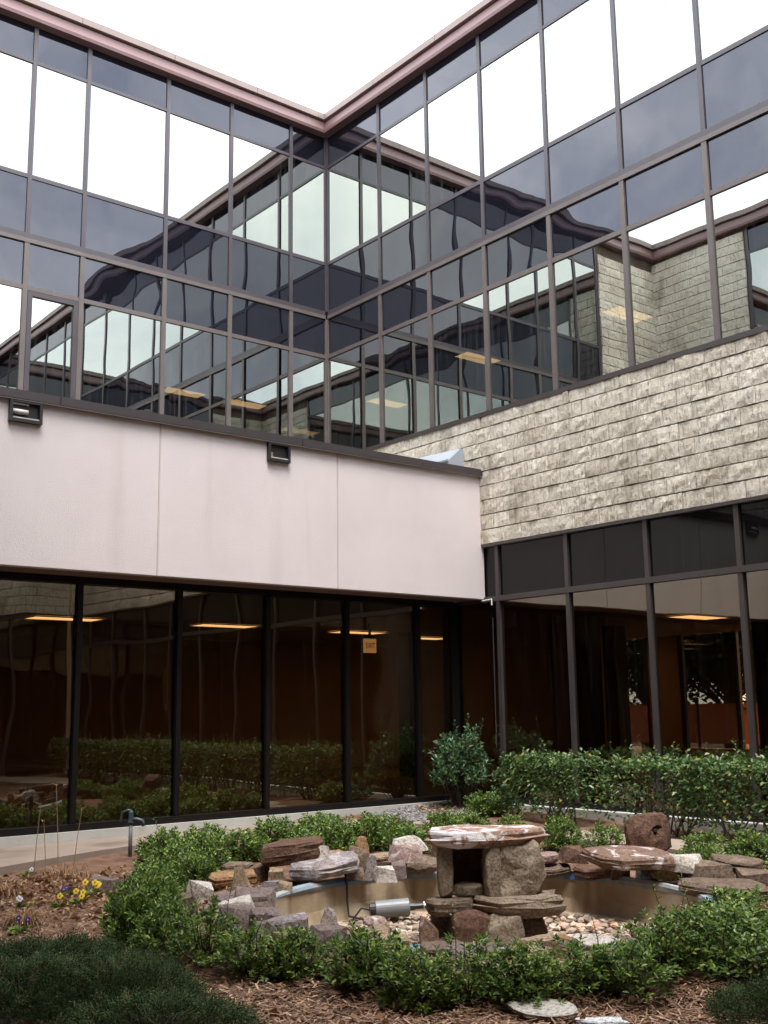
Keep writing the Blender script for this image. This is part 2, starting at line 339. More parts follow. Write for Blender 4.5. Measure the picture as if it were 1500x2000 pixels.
make_ground()
def sheet(name, mat, outline, z, thick=.12):
    n = len(outline); mb = MB(); mb.face([(x, y, z) for x, y in outline])
    for i in range(n):
        a, b = outline[i], outline[(i+1) % n]
        mb.face([(a[0], a[1], z), (a[0], a[1], z-thick), (b[0], b[1], z-thick), (b[0], b[1], z)])
    o = mb.build(name, mat); o['kind'] = 'structure'; return o
sheet('path', 'path_concrete', [(-9.0, -3.1), (-9.0, -5.15), (-7.6, -4.85), (-6.9, -4.56), (-6.3, -4.28), (-5.65, -4.02), (-5.0, -3.85), (-4.2, -3.74), (-3.2, -3.72), (-2.75, -3.85), (-1.95, -4.3), (-1.82, -5.0), (-1.80, -7.5), (-1.78, -9.5), (-1.9, -12.0), (-2.2, -15.6), (-1.2, -15.6), (-1.15, -12.0), (-1.12, -9.0), (-1.14, -6.0), (-1.3, -4.6), (-1.45, -3.6), (-1.75, -3.1)], .105)
far = sheet('street', 'asphalt', [(12.5, -40), (12.5, 60), (22, 60), (22, -40)], .015, .01)

# ------------------------------------------------------------------ curtain walls round the court
rng = random.Random(4)
class Wall:
    """s runs along the wall, n points into the court"""
    def __init__(w, side): w.side = side
    def xy(w, s, n):
        return {'N': (-s, -n), 'E': (-n, -s), 'S': (-s, -COURT_D+n), 'W': (-COURT_W+n, -s)}[w.side]
    front = property(lambda w: {'N': 2, 'E': 5, 'S': 4, 'W': 3}[w.side])
    def add(w, mb, s0, s1, n0, n1, z0, z1, pane=False):
        a = w.xy(s0, n0); b = w.xy(s1, n1); return mb.box(a[0], b[0], a[1], b[1], z0, z1, w.front if pane else None)
    def box(w, name, mat, parent, *a): return w.add(MB(), *a).build(name, mat, parent)
    def pane(w, name, mat, parent, s0, s1, z0, z1, n=0.0, t=.012):
        o = w.add(MB(), s0, s1, n-t, n, z0, z1, True).build(name, [mat, 'pane_back'], parent)
        o.rotation_euler = (rng.gauss(0, .0011), rng.gauss(0, .0011), rng.gauss(0, .0011)); return o

# a handful of split-face block shapes, shared by all blocks
def block_mesh(seed, width, rough=.008):
    r = random.Random(seed); h = .2032-.015
    xs = [0.0]; 
    while xs[-1] < width-.007-.03: xs.append(min(xs[-1]+r.choice((.028, .05, .075, .11)), width-.007))
    if width-.007-xs[-1] < .02: xs[-1] = width-.007
    else: xs.append(width-.007)
    xs = [x-(width-.007)/2 for x in xs]; zs = [0, h*r.uniform(.3, .45), h*r.uniform(.6, .75), h]
    mb = MB(); nx = len(xs); cols = [r.uniform(-.6, 1)*rough for _ in xs]
    for j, z in enumerate(zs):
        for i, x in enumerate(xs):
            e = (i in (0, nx-1)) or (j in (0, 3)); d = cols[i] + r.uniform(-.7, .7)*rough - (.003 if e else 0)
            mb.v.append((x + (0 if i in (0, nx-1) else r.uniform(-.006, .006)), -.05-d, z))
    for j in range(3):
        for i in range(nx-1): mb.f.append((j*nx+i, j*nx+i+1, (j+1)*nx+i+1, (j+1)*nx+i)); mb.mi.append(0)
    b = len(mb.v); mb.v += [(xs[0], 0, 0), (xs[-1], 0, 0), (xs[-1], 0, h), (xs[0], 0, h)]
    for f in (tuple(reversed(range(nx))) + (b, b+1), tuple(range(3*nx, 4*nx)) + (b+2, b+3), (0, nx, 2*nx, 3*nx, b+3, b), (4*nx-1, 3*nx-1, 2*nx-1, nx-1, b+1, b+2)): mb.f.append(f); mb.mi.append(0)
    return mb.mesh('block', ['split_block'])
BLK = [block_mesh(i, .4064) for i in range(9)]; HALF = [block_mesh(40+i, .2032) for i in range(4)]
ROT = {'N': 0.0, 'E': -math.pi/2, 'S': math.pi, 'W': math.pi/2}
def block_field(w, parent, s0, s1, z0, courses, single=True, n=0.0, joined_from=None):
    """running bond between s0 and s1; single blocks as parts, those past joined_from in one part"""
    cells = []
    for c in range(courses):
        s = s0; first = (c % 2 == 1)
        while s < s1-.02:
            wd = .2032 if first else .4064; first = False
            wd = min(wd, s1-s) if s1-s < .4 else wd
            cells.append((s, wd, z0+c*.2032)); s += wd
    rest = MB()
    for s, wd, z in cells:
        me = (HALF if wd < .3 else BLK)[rng.randrange(4 if wd < .3 else 9)]
        sx = wd/(.2032 if wd < .3 else .4064); x, y = w.xy(s+wd/2, n); jit = rng.uniform(-.004, .006)
        if single and (joined_from is None or s < joined_from):
            o = bpy.data.objects.new('block', me); put(o, (*w.xy(s+wd/2, n+jit), z+.0075), parent)
            o.rotation_euler = (0, 0, ROT[w.side]); o.scale = (sx, 1, 1)
        else:
            mt = Matrix.Translation((x, y, z+.0075)) @ Matrix.Rotation(ROT[w.side], 4, 'Z') @ Matrix.Diagonal((sx, 1, 1, 1)); b = len(rest.v)
            rest.v += [tuple(mt @ v.co) for v in me.vertices]
            for p in me.polygons: rest.f.append(tuple(b+i for i in p.vertices)); rest.mi.append(0)
    if rest.f:
        o = rest.build('block_field', 'split_block', parent); o['kind'] = 'stuff'
def fascia(w, parent, s0, s1, m0=True, m1=True):
    """roof edge: sloped band, lip, groove and coping caps, mitred where it meets the next wall"""
    prof = [(0.0, 11.19), (.15, 11.19), (.165, 11.235), (.135, 11.25), (.115, 11.405), (.08, 11.405), (-.35, 11.405), (-.35, 11.19)]
    mb = MB(); n = len(prof)
    for s, mt, sg in ((s0, m0, 1), (s1, m1, -1)):
        for p, z in prof: mb.v.append((*w.xy(s+(sg*p if mt else 0), p), z))
    for i in range(n):
        j = (i+1) % n; mb.f.append((i, j, n+j, n+i)); mb.mi.append(0)
    fl = mb.build('roof_fascia', 'fascia', parent)
    bm = bmesh.new(); bm.from_mesh(fl.data); bmesh.ops.recalc_face_normals(bm, faces=bm.faces); bm.to_mesh(fl.data); bm.free()
    s = s0; P0, P1 = .172, -.36
    while s < s1-.01:
        e = min(s+1.52, s1); e = s1 if s1-e < .5 else e; mb = MB()
        g = .004
        fs = s+(P0 if (s == s0 and m0) else g); bs = s+(P1 if (s == s0 and m0) else g)
        fe = e-(P0 if (e == s1 and m1) else g); be = e-(P1 if (e == s1 and m1) else g)
        for z in (11.425, 11.53):
            mb.v += [(*w.xy(fs, P0), z), (*w.xy(fe, P0), z), (*w.xy(be, P1), z), (*w.xy(bs, P1), z)]
        mb.f = [(0, 1, 5, 4), (1, 2, 6, 5), (2, 3, 7, 6), (3, 0, 4, 7), (4, 5, 6, 7), (0, 3, 2, 1)]; mb.mi = [0]*6
        c = mb.build('coping_cap', 'coping', fl)
        bm = bmesh.new(); bm.from_mesh(c.data); bmesh.ops.recalc_face_normals(bm, faces=bm.faces); bm.to_mesh(c.data); bm.free()
        s = e
def curtain(w, parent, edges, ca=0.0, cb=0.0, sash=None):
    """five rows of panes between the mullion lines in edges"""
    s0, s1 = edges[0], edges[-1]; hw = .031
    rows = [(Z1, Z0-.02, 'spandrel_pane', 'spandrel_glass'), (Z2, Z1, 'vision_pane', 'vision_glass'), (Z3, Z2, 'spandrel_pane', 'spandrel_glass'), (Z4, Z3, 'spandrel_pane', 'spandrel_glass'), (Z5, Z4, 'vision_pane', 'vision_glass')]
    for i in range(len(edges)-1):
        a, b = edges[i], edges[i+1]
        for z0, z1, nm, gm in rows: w.pane(nm, gm, parent, a+.01, b-.01, z0+.01, z1-.01)
    for i, s in enumerate(edges):
        lo, hi = s-hw, s+hw
        if i == 0: lo, hi = s-.02+ca, s+.05+ca
        w.box('mullion', 'mullion_dark', parent, lo, hi, -.03, .020, Z3+.08, Z0)
        w.box('mullion', 'mullion_light', parent, lo-.004, hi+.004, -.03, .028, Z5+.02, Z3-.062)
    a, b = s0+.052+ca, s1+hw
    for z, h, n, mt in ((Z1, .024, .014, 'mullion_dark'), (Z2, .030, .016, 'mullion_dark'), (Z4, .032, .022, 'mullion_light')):
        w.box('transom', mt, parent, a, b, -.028, n, z-h, z+h)
    w.box('transom', 'mullion_dark', parent, a, b, -.028, .026, Z3+.001, Z3+.078)
    w.box('transom', 'mullion_light', parent, a, b, -.028, .034, Z3-.06, Z3-.001)
    w.box('transom', 'storefront_brown', parent, a, b, -.028, .066, Z5-.045, Z5+.018)
    w.box('transom', 'mullion_dark', parent, a, b, -.028, .015, Z0-.10, Z0-.04)

E_ED = [0, 1.444, 2.616, 3.80, 5.039, 6.27, 7.485, 8.72, 9.94, 11.16, 12.38, 13.6, 14.8, 16.0]
N_ED = [0, .745, 1.904, 3.05, 4.36, 5.18, 6.40, 7.10]

# ---- wing with the block band (its glass faces west)
ew = thing('glass_wing', (0.5, -5, 0), 'mirrored glass wing with a split face block band, standing behind the clipped hedge', 'building')
E = Wall('E'); fascia(E, ew, 0, COURT_D); curtain(E, ew, E_ED)
bb = E.box('block_backing', 'block_joint', ew, .0, COURT_D, -.24, .018, ZB+.004, Z5-.05)
block_field(E, ew, .0, COURT_D, ZB, 9, joined_from=8.9)
E.box('lintel', 'storefront_brown', ew, 3.0, COURT_D, -.2, .055, ZB-.035, ZB+.002)
LE = [3.02, 3.86, 5.09, 6.33, 7.56, 8.79, 10.02, 11.25, 12.48, 13.71, 14.94, 16.0]
for i in range(len(LE)-1):
    a, b = LE[i], LE[i+1]
    E.pane('spandrel_pane', 'bronze_spandrel', ew, a+.01, b-.01, ZT+.01, ZB-.04, n=-.02)
    E.pane('window_pane', 'bronze_glass', ew, a+.01, b-.01, ZS+.01, ZT-.01, n=-.02)
for s in LE[1:]:
    E.box('mullion', 'storefront_brown', ew, s-.030, s+.030, -.06, .02, ZS+.062, ZB-.037)
E.box('transom', 'storefront_brown', ew, 3.06, COURT_D, -.055, .028, ZT-.035, ZT+.035)
E.box('transom', 'storefront_frame', ew, 3.06, COURT_D, -.055, .028, ZS+.002, ZS+.06)
E.box('concrete_sill', 'concrete', ew, 3.3, COURT_D, -.2, .16, -.1, ZS)
MB().tube([(-.06, -3.80, 2.60), (-.06, -3.80, .9)], .006, 5).build('sealant_bead', 'storefront_brown', ew)
MB().tube([(-.07, -3.62, 2.83), (-.07, -3.80, 2.84), (-.07, -3.80, 2.76)], .010, 6).build('sealant_bead', 'white_bead', ew)

# ---- wing behind the stucco front (its glass faces south)
nw = thing('glass_wing', (-4, 0.5, 0), 'mirrored glass wing rising behind the roof of the pink stucco front', 'building')
Nw = Wall('N'); fascia(Nw, nw, 0, COURT_W); curtain(Nw, nw, N_ED)
Nw.box('wall', 'block_joint', nw, 0.02, COURT_W, -.22, -.03, 3.2, Z5-.05)
Nw.box('wall', 'block_joint', nw, 7.14, COURT_W, -.22, .018, Z5-.05, 11.19)
block_field(Nw, nw, 7.14, COURT_W, Z5-.17, 28, single=False)
# opening sash in the lower row, with its own frame
for a, b, z0, z1 in ((4.40, 4.47, 5.50, Z4-.04), (5.07, 5.14, 5.50, Z4-.04), (4.471, 5.069, Z4-.11, Z4-.04), (4.471, 5.069, 5.50, 5.57)):
    Nw.box('sash_frame', 'mullion_dark', nw, a, b, .001, .032, z0, z1)

# ---- two more wings close the court behind the camera; the mirror glass shows them
sw = thing('glass_wing', (-4, -16.5, 0), 'mirrored glass wing facing the stucco front across the court, seen only in reflection', 'building', 'wings seen in reflection')
S = Wall('S'); fascia(S, sw, 0, COURT_W)
curtain(S, sw, [0, .9, 2.13, 3.36, 4.6, 5.84, 7.08])
S.box('wall', 'block_joint', sw, 0.1, COURT_W, -.24, .018, 3.5, Z5-.05); S.box('wall', 'block_joint', sw, 7.12, COURT_W, -.24, .018, Z5-.05, 11.19)
block_field(S, sw, 7.12, COURT_W, Z5-.17, 28, single=False); block_field(S, sw, 0.1, COURT_W, ZB, 9, single=False)
for i in range(7):
    S.pane('window_pane', 'bronze_glass', sw, .1+i*1.27, .1+(i+1)*1.27-.08, .2, ZB-.05, n=-.02); S.box('mullion', 'storefront_brown', sw, .1+(i+1)*1.27-.075, .1+(i+1)*1.27-.005, -.06, .03, .1, ZB-.03)
ww = thing('glass_wing', (-9.5, -5, 0), 'mirrored glass wing on stilts facing the hedge across the court, seen only in reflection', 'building', 'wings seen in reflection')
W = Wall('W'); fascia(W, ww, 0, COURT_D)
curtain(W, ww, [2.38, 3.6, 4.83, 6.06, 7.29, 8.52, 9.75, 10.98, 12.21, 13.44])
W.box('wall', 'block_joint', ww, .0, 2.34, -.24, .018, 3.5, 11.19); W.box('wall', 'block_joint', ww, 13.48, 16.0, -.24, .018, 5.2, 11.19)
W.box('wall', 'block_joint', ww, 2.34, 13.48, -.24, .018, 5.2, Z5-.05)
W.box('wall', 'block_joint', ww, 2.34, 9.3, -.24, .018, 3.55, 5.2)
block_field(W, ww, .0, 2.34, ZB, 37, single=False); block_field(W, ww, 13.48, 16.0, Z5-.17, 28, single=False); block_field(W, ww, 2.34, 9.3, ZB, 9, single=False)
for i in range(7):
    a = 3.1+i*.886; W.pane('window_pane', 'bronze_glass', ww, a, a+.8, .2, ZB-.05, n=-.02); W.box('mullion', 'storefront_brown', ww, a+.805, a+.875, -.06, .03, .1, ZB-.03)

# ---- insides of the wings: slabs, ceilings, far walls, columns
def slab(parent, name, mat, x0, x1, y0, y1, z0, z1): return bx(name, mat, parent, x0, x1, y0, y1, z0, z1)
for zc, zf in ((2.86, None), (7.26, 4.0), (10.68, 7.75)):
    for par, x0, x1, y0, y1 in ((ew, .26, 9, -COURT_D, 9), (nw, -COURT_W, .26, .26, 9)):
        if zc < 3:
            if par is nw: slab(par, 'ceiling', 'interior_ceiling', x0, x1, SY+.12, y1, zc, zc+.08)
            else:
                slab(par, 'ceiling', 'interior_ceiling', .1, x1, y0, SY+.12, zc+.0, zc+.08); slab(par, 'ceiling', 'interior_ceiling', .26, x1, SY+.12, y1, zc+.002, zc+.082)
        else: slab(par, 'ceiling', 'interior_ceiling', x0, x1, y0, y1, zc, zc+.2)
        if zf: slab(par, 'floor_slab', 'interior_floor', x0, x1, y0, y1, zf-.2, zf)
slab(ew, 'floor_slab', 'interior_floor', .21, 9, -COURT_D, 9, .0, .16); slab(nw, 'floor_slab', 'interior_floor', -COURT_W, .2, SY+.2, 9, .0, .158)
slab(ew, 'roof_deck', 'roof_gravel', .36, 9.2, -COURT_D, 9, 11.15, 11.25); slab(nw, 'roof_deck', 'roof_gravel', -COURT_W, .34, .36, 9, 11.15, 11.25)
slab(nw, 'back_wall', 'interior_wall', -COURT_W, 9, 5.6, 5.75, .16, 2.85); slab(ew, 'back_wall', 'interior_wall', 8.85, 9, 3.2, 5.6, .16, 2.85)
for z0, z1 in ((4.0, 7.26), (7.75, 10.68)):
    slab(nw, 'back_wall', 'interior_wall', -COURT_W, 9, 8.8, 8.95, z0, z1); slab(ew, 'back_wall', 'interior_wall', 8.85, 9, -COURT_D, 8.8, z0, z1)
    slab(nw, 'end_wall', 'interior_wall', -COURT_W-.1, -COURT_W+.05, .3, 8.8, z0, z1)
slab(ew, 'far_wall', 'interior_wall', 8.85, 9, -COURT_D, -3.0, .16, 2.85); slab(ew, 'far_wall', 'interior_wall', 8.85, 9, 1.45, 3.2, .16, 2.85)
for y0, y1 in ((-3.0, -2.25), (-1.5, -.25), (.68, 1.45)):
    pass
for y in (-2.1, -.25, .62, -1.55): slab(ew, 'far_mullion', 'column_dark', 8.88, 8.97, y-.05, y+.05, .16, 2.85)
slab(ew, 'far_wall', 'interior_wall', 8.86, 8.99, -.2, .57, .16, 2.85)
slab(ew, 'far_wall', 'interior_wall', 8.86, 8.99, -3., .68, .16, .55)
for x, y in ((3.2, -2.6), (5.6, -1.2), (3.4, 2.0), (6.5, -5.2), (2.2, -6.5)): slab(ew, 'column', 'column_dark', x-.16, x+.16, y-.16, y+.16, .16, 2.86)
slab(ew, 'partition', 'interior_wall', 4.2, 4.32, -2.0, 1.8, .16, 2.86); slab(ew, 'partition', 'interior_wall', 3.2, 3.3, -16, -6.3, .16, 2.86)
slab(nw, 'partition', 'interior_wall', -COURT_W, -COURT_W+.1, SY+.2, 5.6, .16, 2.86)
for par, a in ((sw, (-COURT_W, 0, -COURT_D-5, -COURT_D-.26)), (ww, (-COURT_W-5, -COURT_W-.26, -9.2, 0))):
    slab(par, 'core', 'interior_wall', *a[:2], *( (a[2], a[3]-3.0) if par is sw else a[2:]), .05, 3.4) if par is sw else slab(par, 'core', 'interior_wall', a[0], a[1]-2.0, a[2], a[3], .05, 3.4)
    for z0, z1 in ((3.45, 4.0), (7.26, 7.75), (10.68, 11.18)): slab(par, 'floor_slab', 'interior_ceiling', *a, z0, z1) if not (par is ww and z0 < 4) else slab(par, 'floor_slab', 'interior_ceiling', a[0], a[1], -9.2, 0, z0, z1)
for z0, z1 in ((5.15, 5.3), (7.26, 7.75), (10.68, 11.18)): slab(ww, 'floor_slab', 'interior_ceiling', -COURT_W-5, -COURT_W-.26, -COURT_D, -9.21, z0, z1)
slab(ww, 'core', 'interior_wall', -COURT_W-5, -COURT_W-4.8, -COURT_D, 0, 5.3, 11.18); slab(sw, 'core', 'interior_wall', -COURT_W, 0, -COURT_D-5, -COURT_D-4.8, 3.45, 11.18)

slab(ew, 'end_wall', 'interior_wall', .05, 9, -COURT_D-.15, -COURT_D-.01, .0, 11.15); slab(ew, 'end_wall', 'interior_wall', -.2, 9, 9.0, 9.15, .0, 11.15)
slab(ww, 'passage_wall', 'interior_wall', -COURT_W-4.8, -COURT_W-4.6, -COURT_D, -9.2, .0, 5.15); slab(ww, 'passage_wall', 'stucco', -COURT_W-4.6, -COURT_W-.1, -9.4, -9.2, .0, 5.15); slab(ww, 'passage_wall', 'stucco', -COURT_W-4.6, -COURT_W-.1, -COURT_D, -COURT_D+.2, .0, 5.15)
for y0, y1 in ((-1.5, -.3), (-2.95, -2.15), (.67, 1.44)): MB().box(8.925, 8.935, y0, y1, .56, 2.84, 5).build('far_pane', ['grey_glass', 'pane_back'], ew)
slab(sw, 'end_wall', 'interior_wall', -COURT_W-.2, -COURT_W-.02, -COURT_D-5, -COURT_D-.0, .0, 11.18); slab(sw, 'end_wall', 'interior_wall', -.12, .045, -COURT_D-5, -COURT_D+.02, .0, 11.15)
slab(ww, 'corner_post', 'storefront_brown', -COURT_W-.26, -COURT_W+.04, -3.09, -2.5, .0, 3.5); slab(ww, 'corner_post', 'storefront_brown', -COURT_W-.26, -COURT_W+.04, -9.45, -9.28, .0, 3.56)
# ------------------------------------------------------------------ stucco front with its storefront
st = thing('stucco_front', (-4.5, -3.3, 0), 'single storey pink stucco front over a dark storefront, with dark metal coping', 'building')
JX = [0.0, -2.488, -4.922, -7.355, -COURT_W]
for a, b in zip(JX[:-1], JX[1:]):
    me = MB().box(b+(.006 if b > -9 else 0), a-(.006 if a < 0 else .0), SX, SX+.10, 2.855, 4.56).build('stucco_panel', 'stucco', st)
    bm = bmesh.new(); bm.from_mesh(me.data); bmesh.ops.bevel(bm, geom=[e for e in bm.edges], offset=.006, segments=2, affect='EDGES'); bm.to_mesh(me.data); bm.free()
for x in JX[1:-1]: bx('joint_sealant', 'sealant', st, x-.0055, x+.0055, SX+.006, SX+.05, 2.857, 4.55)
bx('wall', 'block_joint', st, -COURT_W, -.001, SX+.101, SX+.3, 2.9, 4.56)
bx('soffit', 'soffit', st, -COURT_W, -.03, SX+.102, SY+.12, 2.862, 2.898)
bx('roof_deck', 'roof_gravel', st, -COURT_W, -.02, SX+.301, -.23, 4.3, 4.4)
x = 0.0
for k in range(3):
    c = MB().box(max(x-3.05, -COURT_W)+.003, x-.001, SX-.05, SX+.36, 4.548, 4.648).build('coping', 'dark_coping', st)
    bm = bmesh.new(); bm.from_mesh(c.data); bmesh.ops.bevel(bm, geom=[e for e in bm.edges], offset=.008, segments=2, affect='EDGES'); bm.to_mesh(c.data); bm.free()
    x -= 3.05
bx('coping_drip', 'mullion_light', st, -COURT_W, -.002, SX-.054, SX-.03, 4.538, 4.5475)
SMX = [-.72, -1.915, -3.12, -4.32, -5.53, -6.73, -7.93]
edges = [-.03]+SMX+[-COURT_W+.05]
for a, b in zip(edges[:-1], edges[1:]):
    MB().box(b+.01, a-.01, SY, SY+.012, ZS+.06, 2.79, 2).build('window_pane', ['bronze_glass', 'pane_back'], st)
for x in SMX: bx('mullion', 'storefront_frame', st, x-.029, x+.029, SY-.045, SY+.08, ZS+.072, 2.785)
bx('mullion', 'storefront_frame', st, -.10, .09, SY-.03, SY+.16, ZS+.002, 2.858)
bx('header', 'storefront_frame', st, -COURT_W, -.102, SY-.075, SY+.085, 2.787, 2.861)
bx('sill_rail', 'storefront_frame', st, -COURT_W, -.102, SY-.075, SY+.085, ZS+.003, ZS+.070)
bx('concrete_sill', 'concrete', st, -COURT_W, -.162, SY-.125, SY+.18, -.1, ZS)
# folded metal flashing on the roof where it meets the block band
fl = MB(); 
fl.face([(-.10, -2.45, 5.03), (-.10, -3.30, 5.00), (-.34, -3.30, 4.80), (-.34, -2.45, 4.80)]); fl.face([(-.34, -2.45, 4.80), (-.34, -3.30, 4.80), (-.34, -3.30, 4.4), (-.34, -2.45, 4.4)])
fl.face([(-.10, -3.30, 5.0), (-.02, -3.30, 5.0), (-.02, -3.30, 4.4), (-.34, -3.30, 4.4), (-.34, -3.30, 4.80)]); fl.face([(-.02, -2.45, 5.03), (-.02, -3.30, 5.0), (-.10, -3.30, 5.0), (-.10, -2.45, 5.03)])
fo = fl.build('roof_flashing', 'galvanised', st)
sm = fo.modifiers.new('thick', 'SOLIDIFY'); sm.thickness = .006
bx('flashing_rib', 'galvanised', st, -.365, -.343, -3.31, -2.45, 4.79, 4.815)

# ---- flood lights let into the stucco under the coping
for k, (x, lab) in enumerate(((-6.45, 'recessed black flood light with a pale lamp tube showing, under the dark coping'), (-3.375, 'recessed black flood light with an empty dark opening, beside a stucco joint stain'))):
    f = thing('flood_light', (x, SX-.02, 4.32), lab, 'light', 'flood lights under the coping')
    w2 = .17 if k == 0 else .155
    bx('housing', 'black_metal', f, x-w2+.02, x+w2-.02, SX-.006, SX-.002, 4.345, 4.52)
    for a in ((x-w2, x-w2+.03, 4.315, 4.538), (x+w2-.03, x+w2, 4.315, 4.538), (x-w2+.0305, x+w2-.0305, 4.315, 4.350), (x-w2+.0305, x+w2-.0305, 4.515, 4.538)):
        bx('frame', 'black_metal', f, a[0], a[1], SX-.05, SX-.001, a[2], a[3])
    bx('lip', 'lamp_lens', f, x-w2+.035, x+w2-.035, SX-.046, SX-.040, 4.351, 4.362)
    if k == 0:
        MB().tube([(x-w2+.035, SX-.028, 4.42), (x+.02, SX-.028, 4.42)], .028, 10).build('lamp_tube', 'lamp_lens', f, smooth=True)
        bx('reflector', 'lamp_lens', f, x-w2+.035, x+.03, SX-.03, SX-.012, 4.495, 4.514)
    else: bx('reflector', 'rock_tan', f, x-w2+.032, x-w2+.07, SX-.03, SX-.012, 4.37, 4.42)

# ---- ceiling lights and the exit sign inside
def ceiling_light(x, y, z, lab, wx=1.15, wy=.55):
    f = thing('ceiling_light', (x, y, z-.03), lab, 'light', 'lit ceiling panels behind the glass')
    bx('diffuser', 'light_panel', f, x-wx/2+.03, x+wx/2-.03, y-wy/2+.03, y+wy/2-.03, z-.012, z-.006)
    for a in ((x-wx/2, x+wx/2, y-wy/2, y-wy/2+.029), (x-wx/2, x+wx/2, y+wy/2-.029, y+wy/2), (x-wx/2, x-wx/2+.029, y-wy/2+.03, y+wy/2-.03), (x+wx/2-.029, x+wx/2, y-wy/2+.03, y+wy/2-.03)):
        bx('frame', 'interior_ceiling', f, *a, z-.018, z-.001)
for x, y, l in ((-3.6, 1.95, 'lit amber ceiling panel behind the storefront pane left of the garden tap'), (-.72, 2.0, 'lit amber ceiling panel behind the third storefront pane from the garden tap'), (2.3, 2.2, 'lit amber ceiling panel just above the exit sign'), (4.56, 2.9, 'faint lit ceiling panel beyond the exit sign, near the dark corner post'),
                (6.1, 1.5, 'thin lit ceiling panel behind the first storefront pane under the block band'), (5.1, -3.4, 'lit ceiling panel above the view of the tree through the glass'), (7.6, .9, 'thin lit ceiling panel behind the storefront, between two dark columns')):
    ceiling_light(x, y, 2.855, l)
for x, y, l in ((2.45, -4.35, 'lit ceiling panel behind the upper pane that mirrors the block pier'), (2.1, -1.45, 'lit ceiling panel behind the dark upper pane beside the mirrored wing'), (.45, 3.3, 'lit ceiling panel behind glass low in the corner above the stucco coping'), (2.6, 1.6, 'lit ceiling panel glowing through the corner pane above the block band'), (-.9, 3.3, 'small lit ceiling panel behind glass above the flood light')):
    ceiling_light(x, y, 7.255, l, .85, .4)
ex = thing('exit_sign', (1.25, .5, 2.36), 'small glowing exit sign with dark letters hanging inside the storefront', 'sign')
bx('panel', 'exit_panel', ex, 1.12, 1.38, .50, .53, 2.36, 2.60); bx('hanger', 'black_metal', ex, 1.23, 1.27, .505, .525, 2.601, 2.856)
cu = bpy.data.curves.new('letters', 'FONT'); cu.body = 'EXIT'; cu.size = .105; cu.extrude = .002; cu.align_x = 'CENTER'; cu.align_y = 'CENTER'
to = bpy.data.objects.new('letters_tmp', cu); col.objects.link(to)
bpy.context.view_layer.update(); me = bpy.data.meshes.new_from_object(to.evaluated_get(bpy.context.evaluated_depsgraph_get()))
bpy.data.objects.remove(to); me.materials.clear(); me.materials.append(M['black_metal'])
lt = bpy.data.objects.new('letters', me); put(lt, (1.25, .496, 2.48), ex); lt.rotation_euler = (math.pi/2, 0, 0); lt.scale = (.95, 1.25, 1)

# ------------------------------------------------------------------ garden
def gz(x, y): return ground_h(x, y)
CAMROT = -YAW                                       # faces of things turned to the court entrance

# ---- pond basin
bs = thing('pond_basin', (PC.x, PC.y, -.2), 'round sunken pond basin with rust stained wall and flaking blue rim', 'pond')
def ring(name, mat, prof, n=72, jit=.0, seed=1):
    mb = MB(); k = len(prof); r = random.Random(seed)
    for i in range(n):
        a = 2*math.pi*i/n
        for q, (rr, z) in enumerate(prof):
            d = jit*noise.noise(Vector((3*math.cos(a), 3*math.sin(a), q*.7+seed))); mb.v.append((PC.x+(rr+d)*math.cos(a), PC.y+(rr+d)*math.sin(a), z+d*.5))
    for i in range(n):
        for q in range(k-1):
            mb.f.append((i*k+q, i*k+q+1, ((i+1) % n)*k+q+1, ((i+1) % n)*k+q)); mb.mi.append(0)
    return mb.build(name, mat, bs, smooth=False)
ring('basin_wall', 'basin_wall', [(1.40, -.235), (1.47, -.20), (1.50, -.1), (1.505, .075)], jit=.015)
ring('basin_rim', 'basin_rim', [(1.498, .045), (1.492, .078), (1.505, .10), (1.54, .105), (1.60, .09), (1.63, .0)], jit=.018, seed=1)
mb = MB(); mb.face([(PC.x+1.46*math.cos(2*math.pi*i/48), PC.y+1.46*math.sin(2*math.pi*i/48), -.225) for i in range(48)]); mb.build('basin_floor', 'rock_tan', bs)

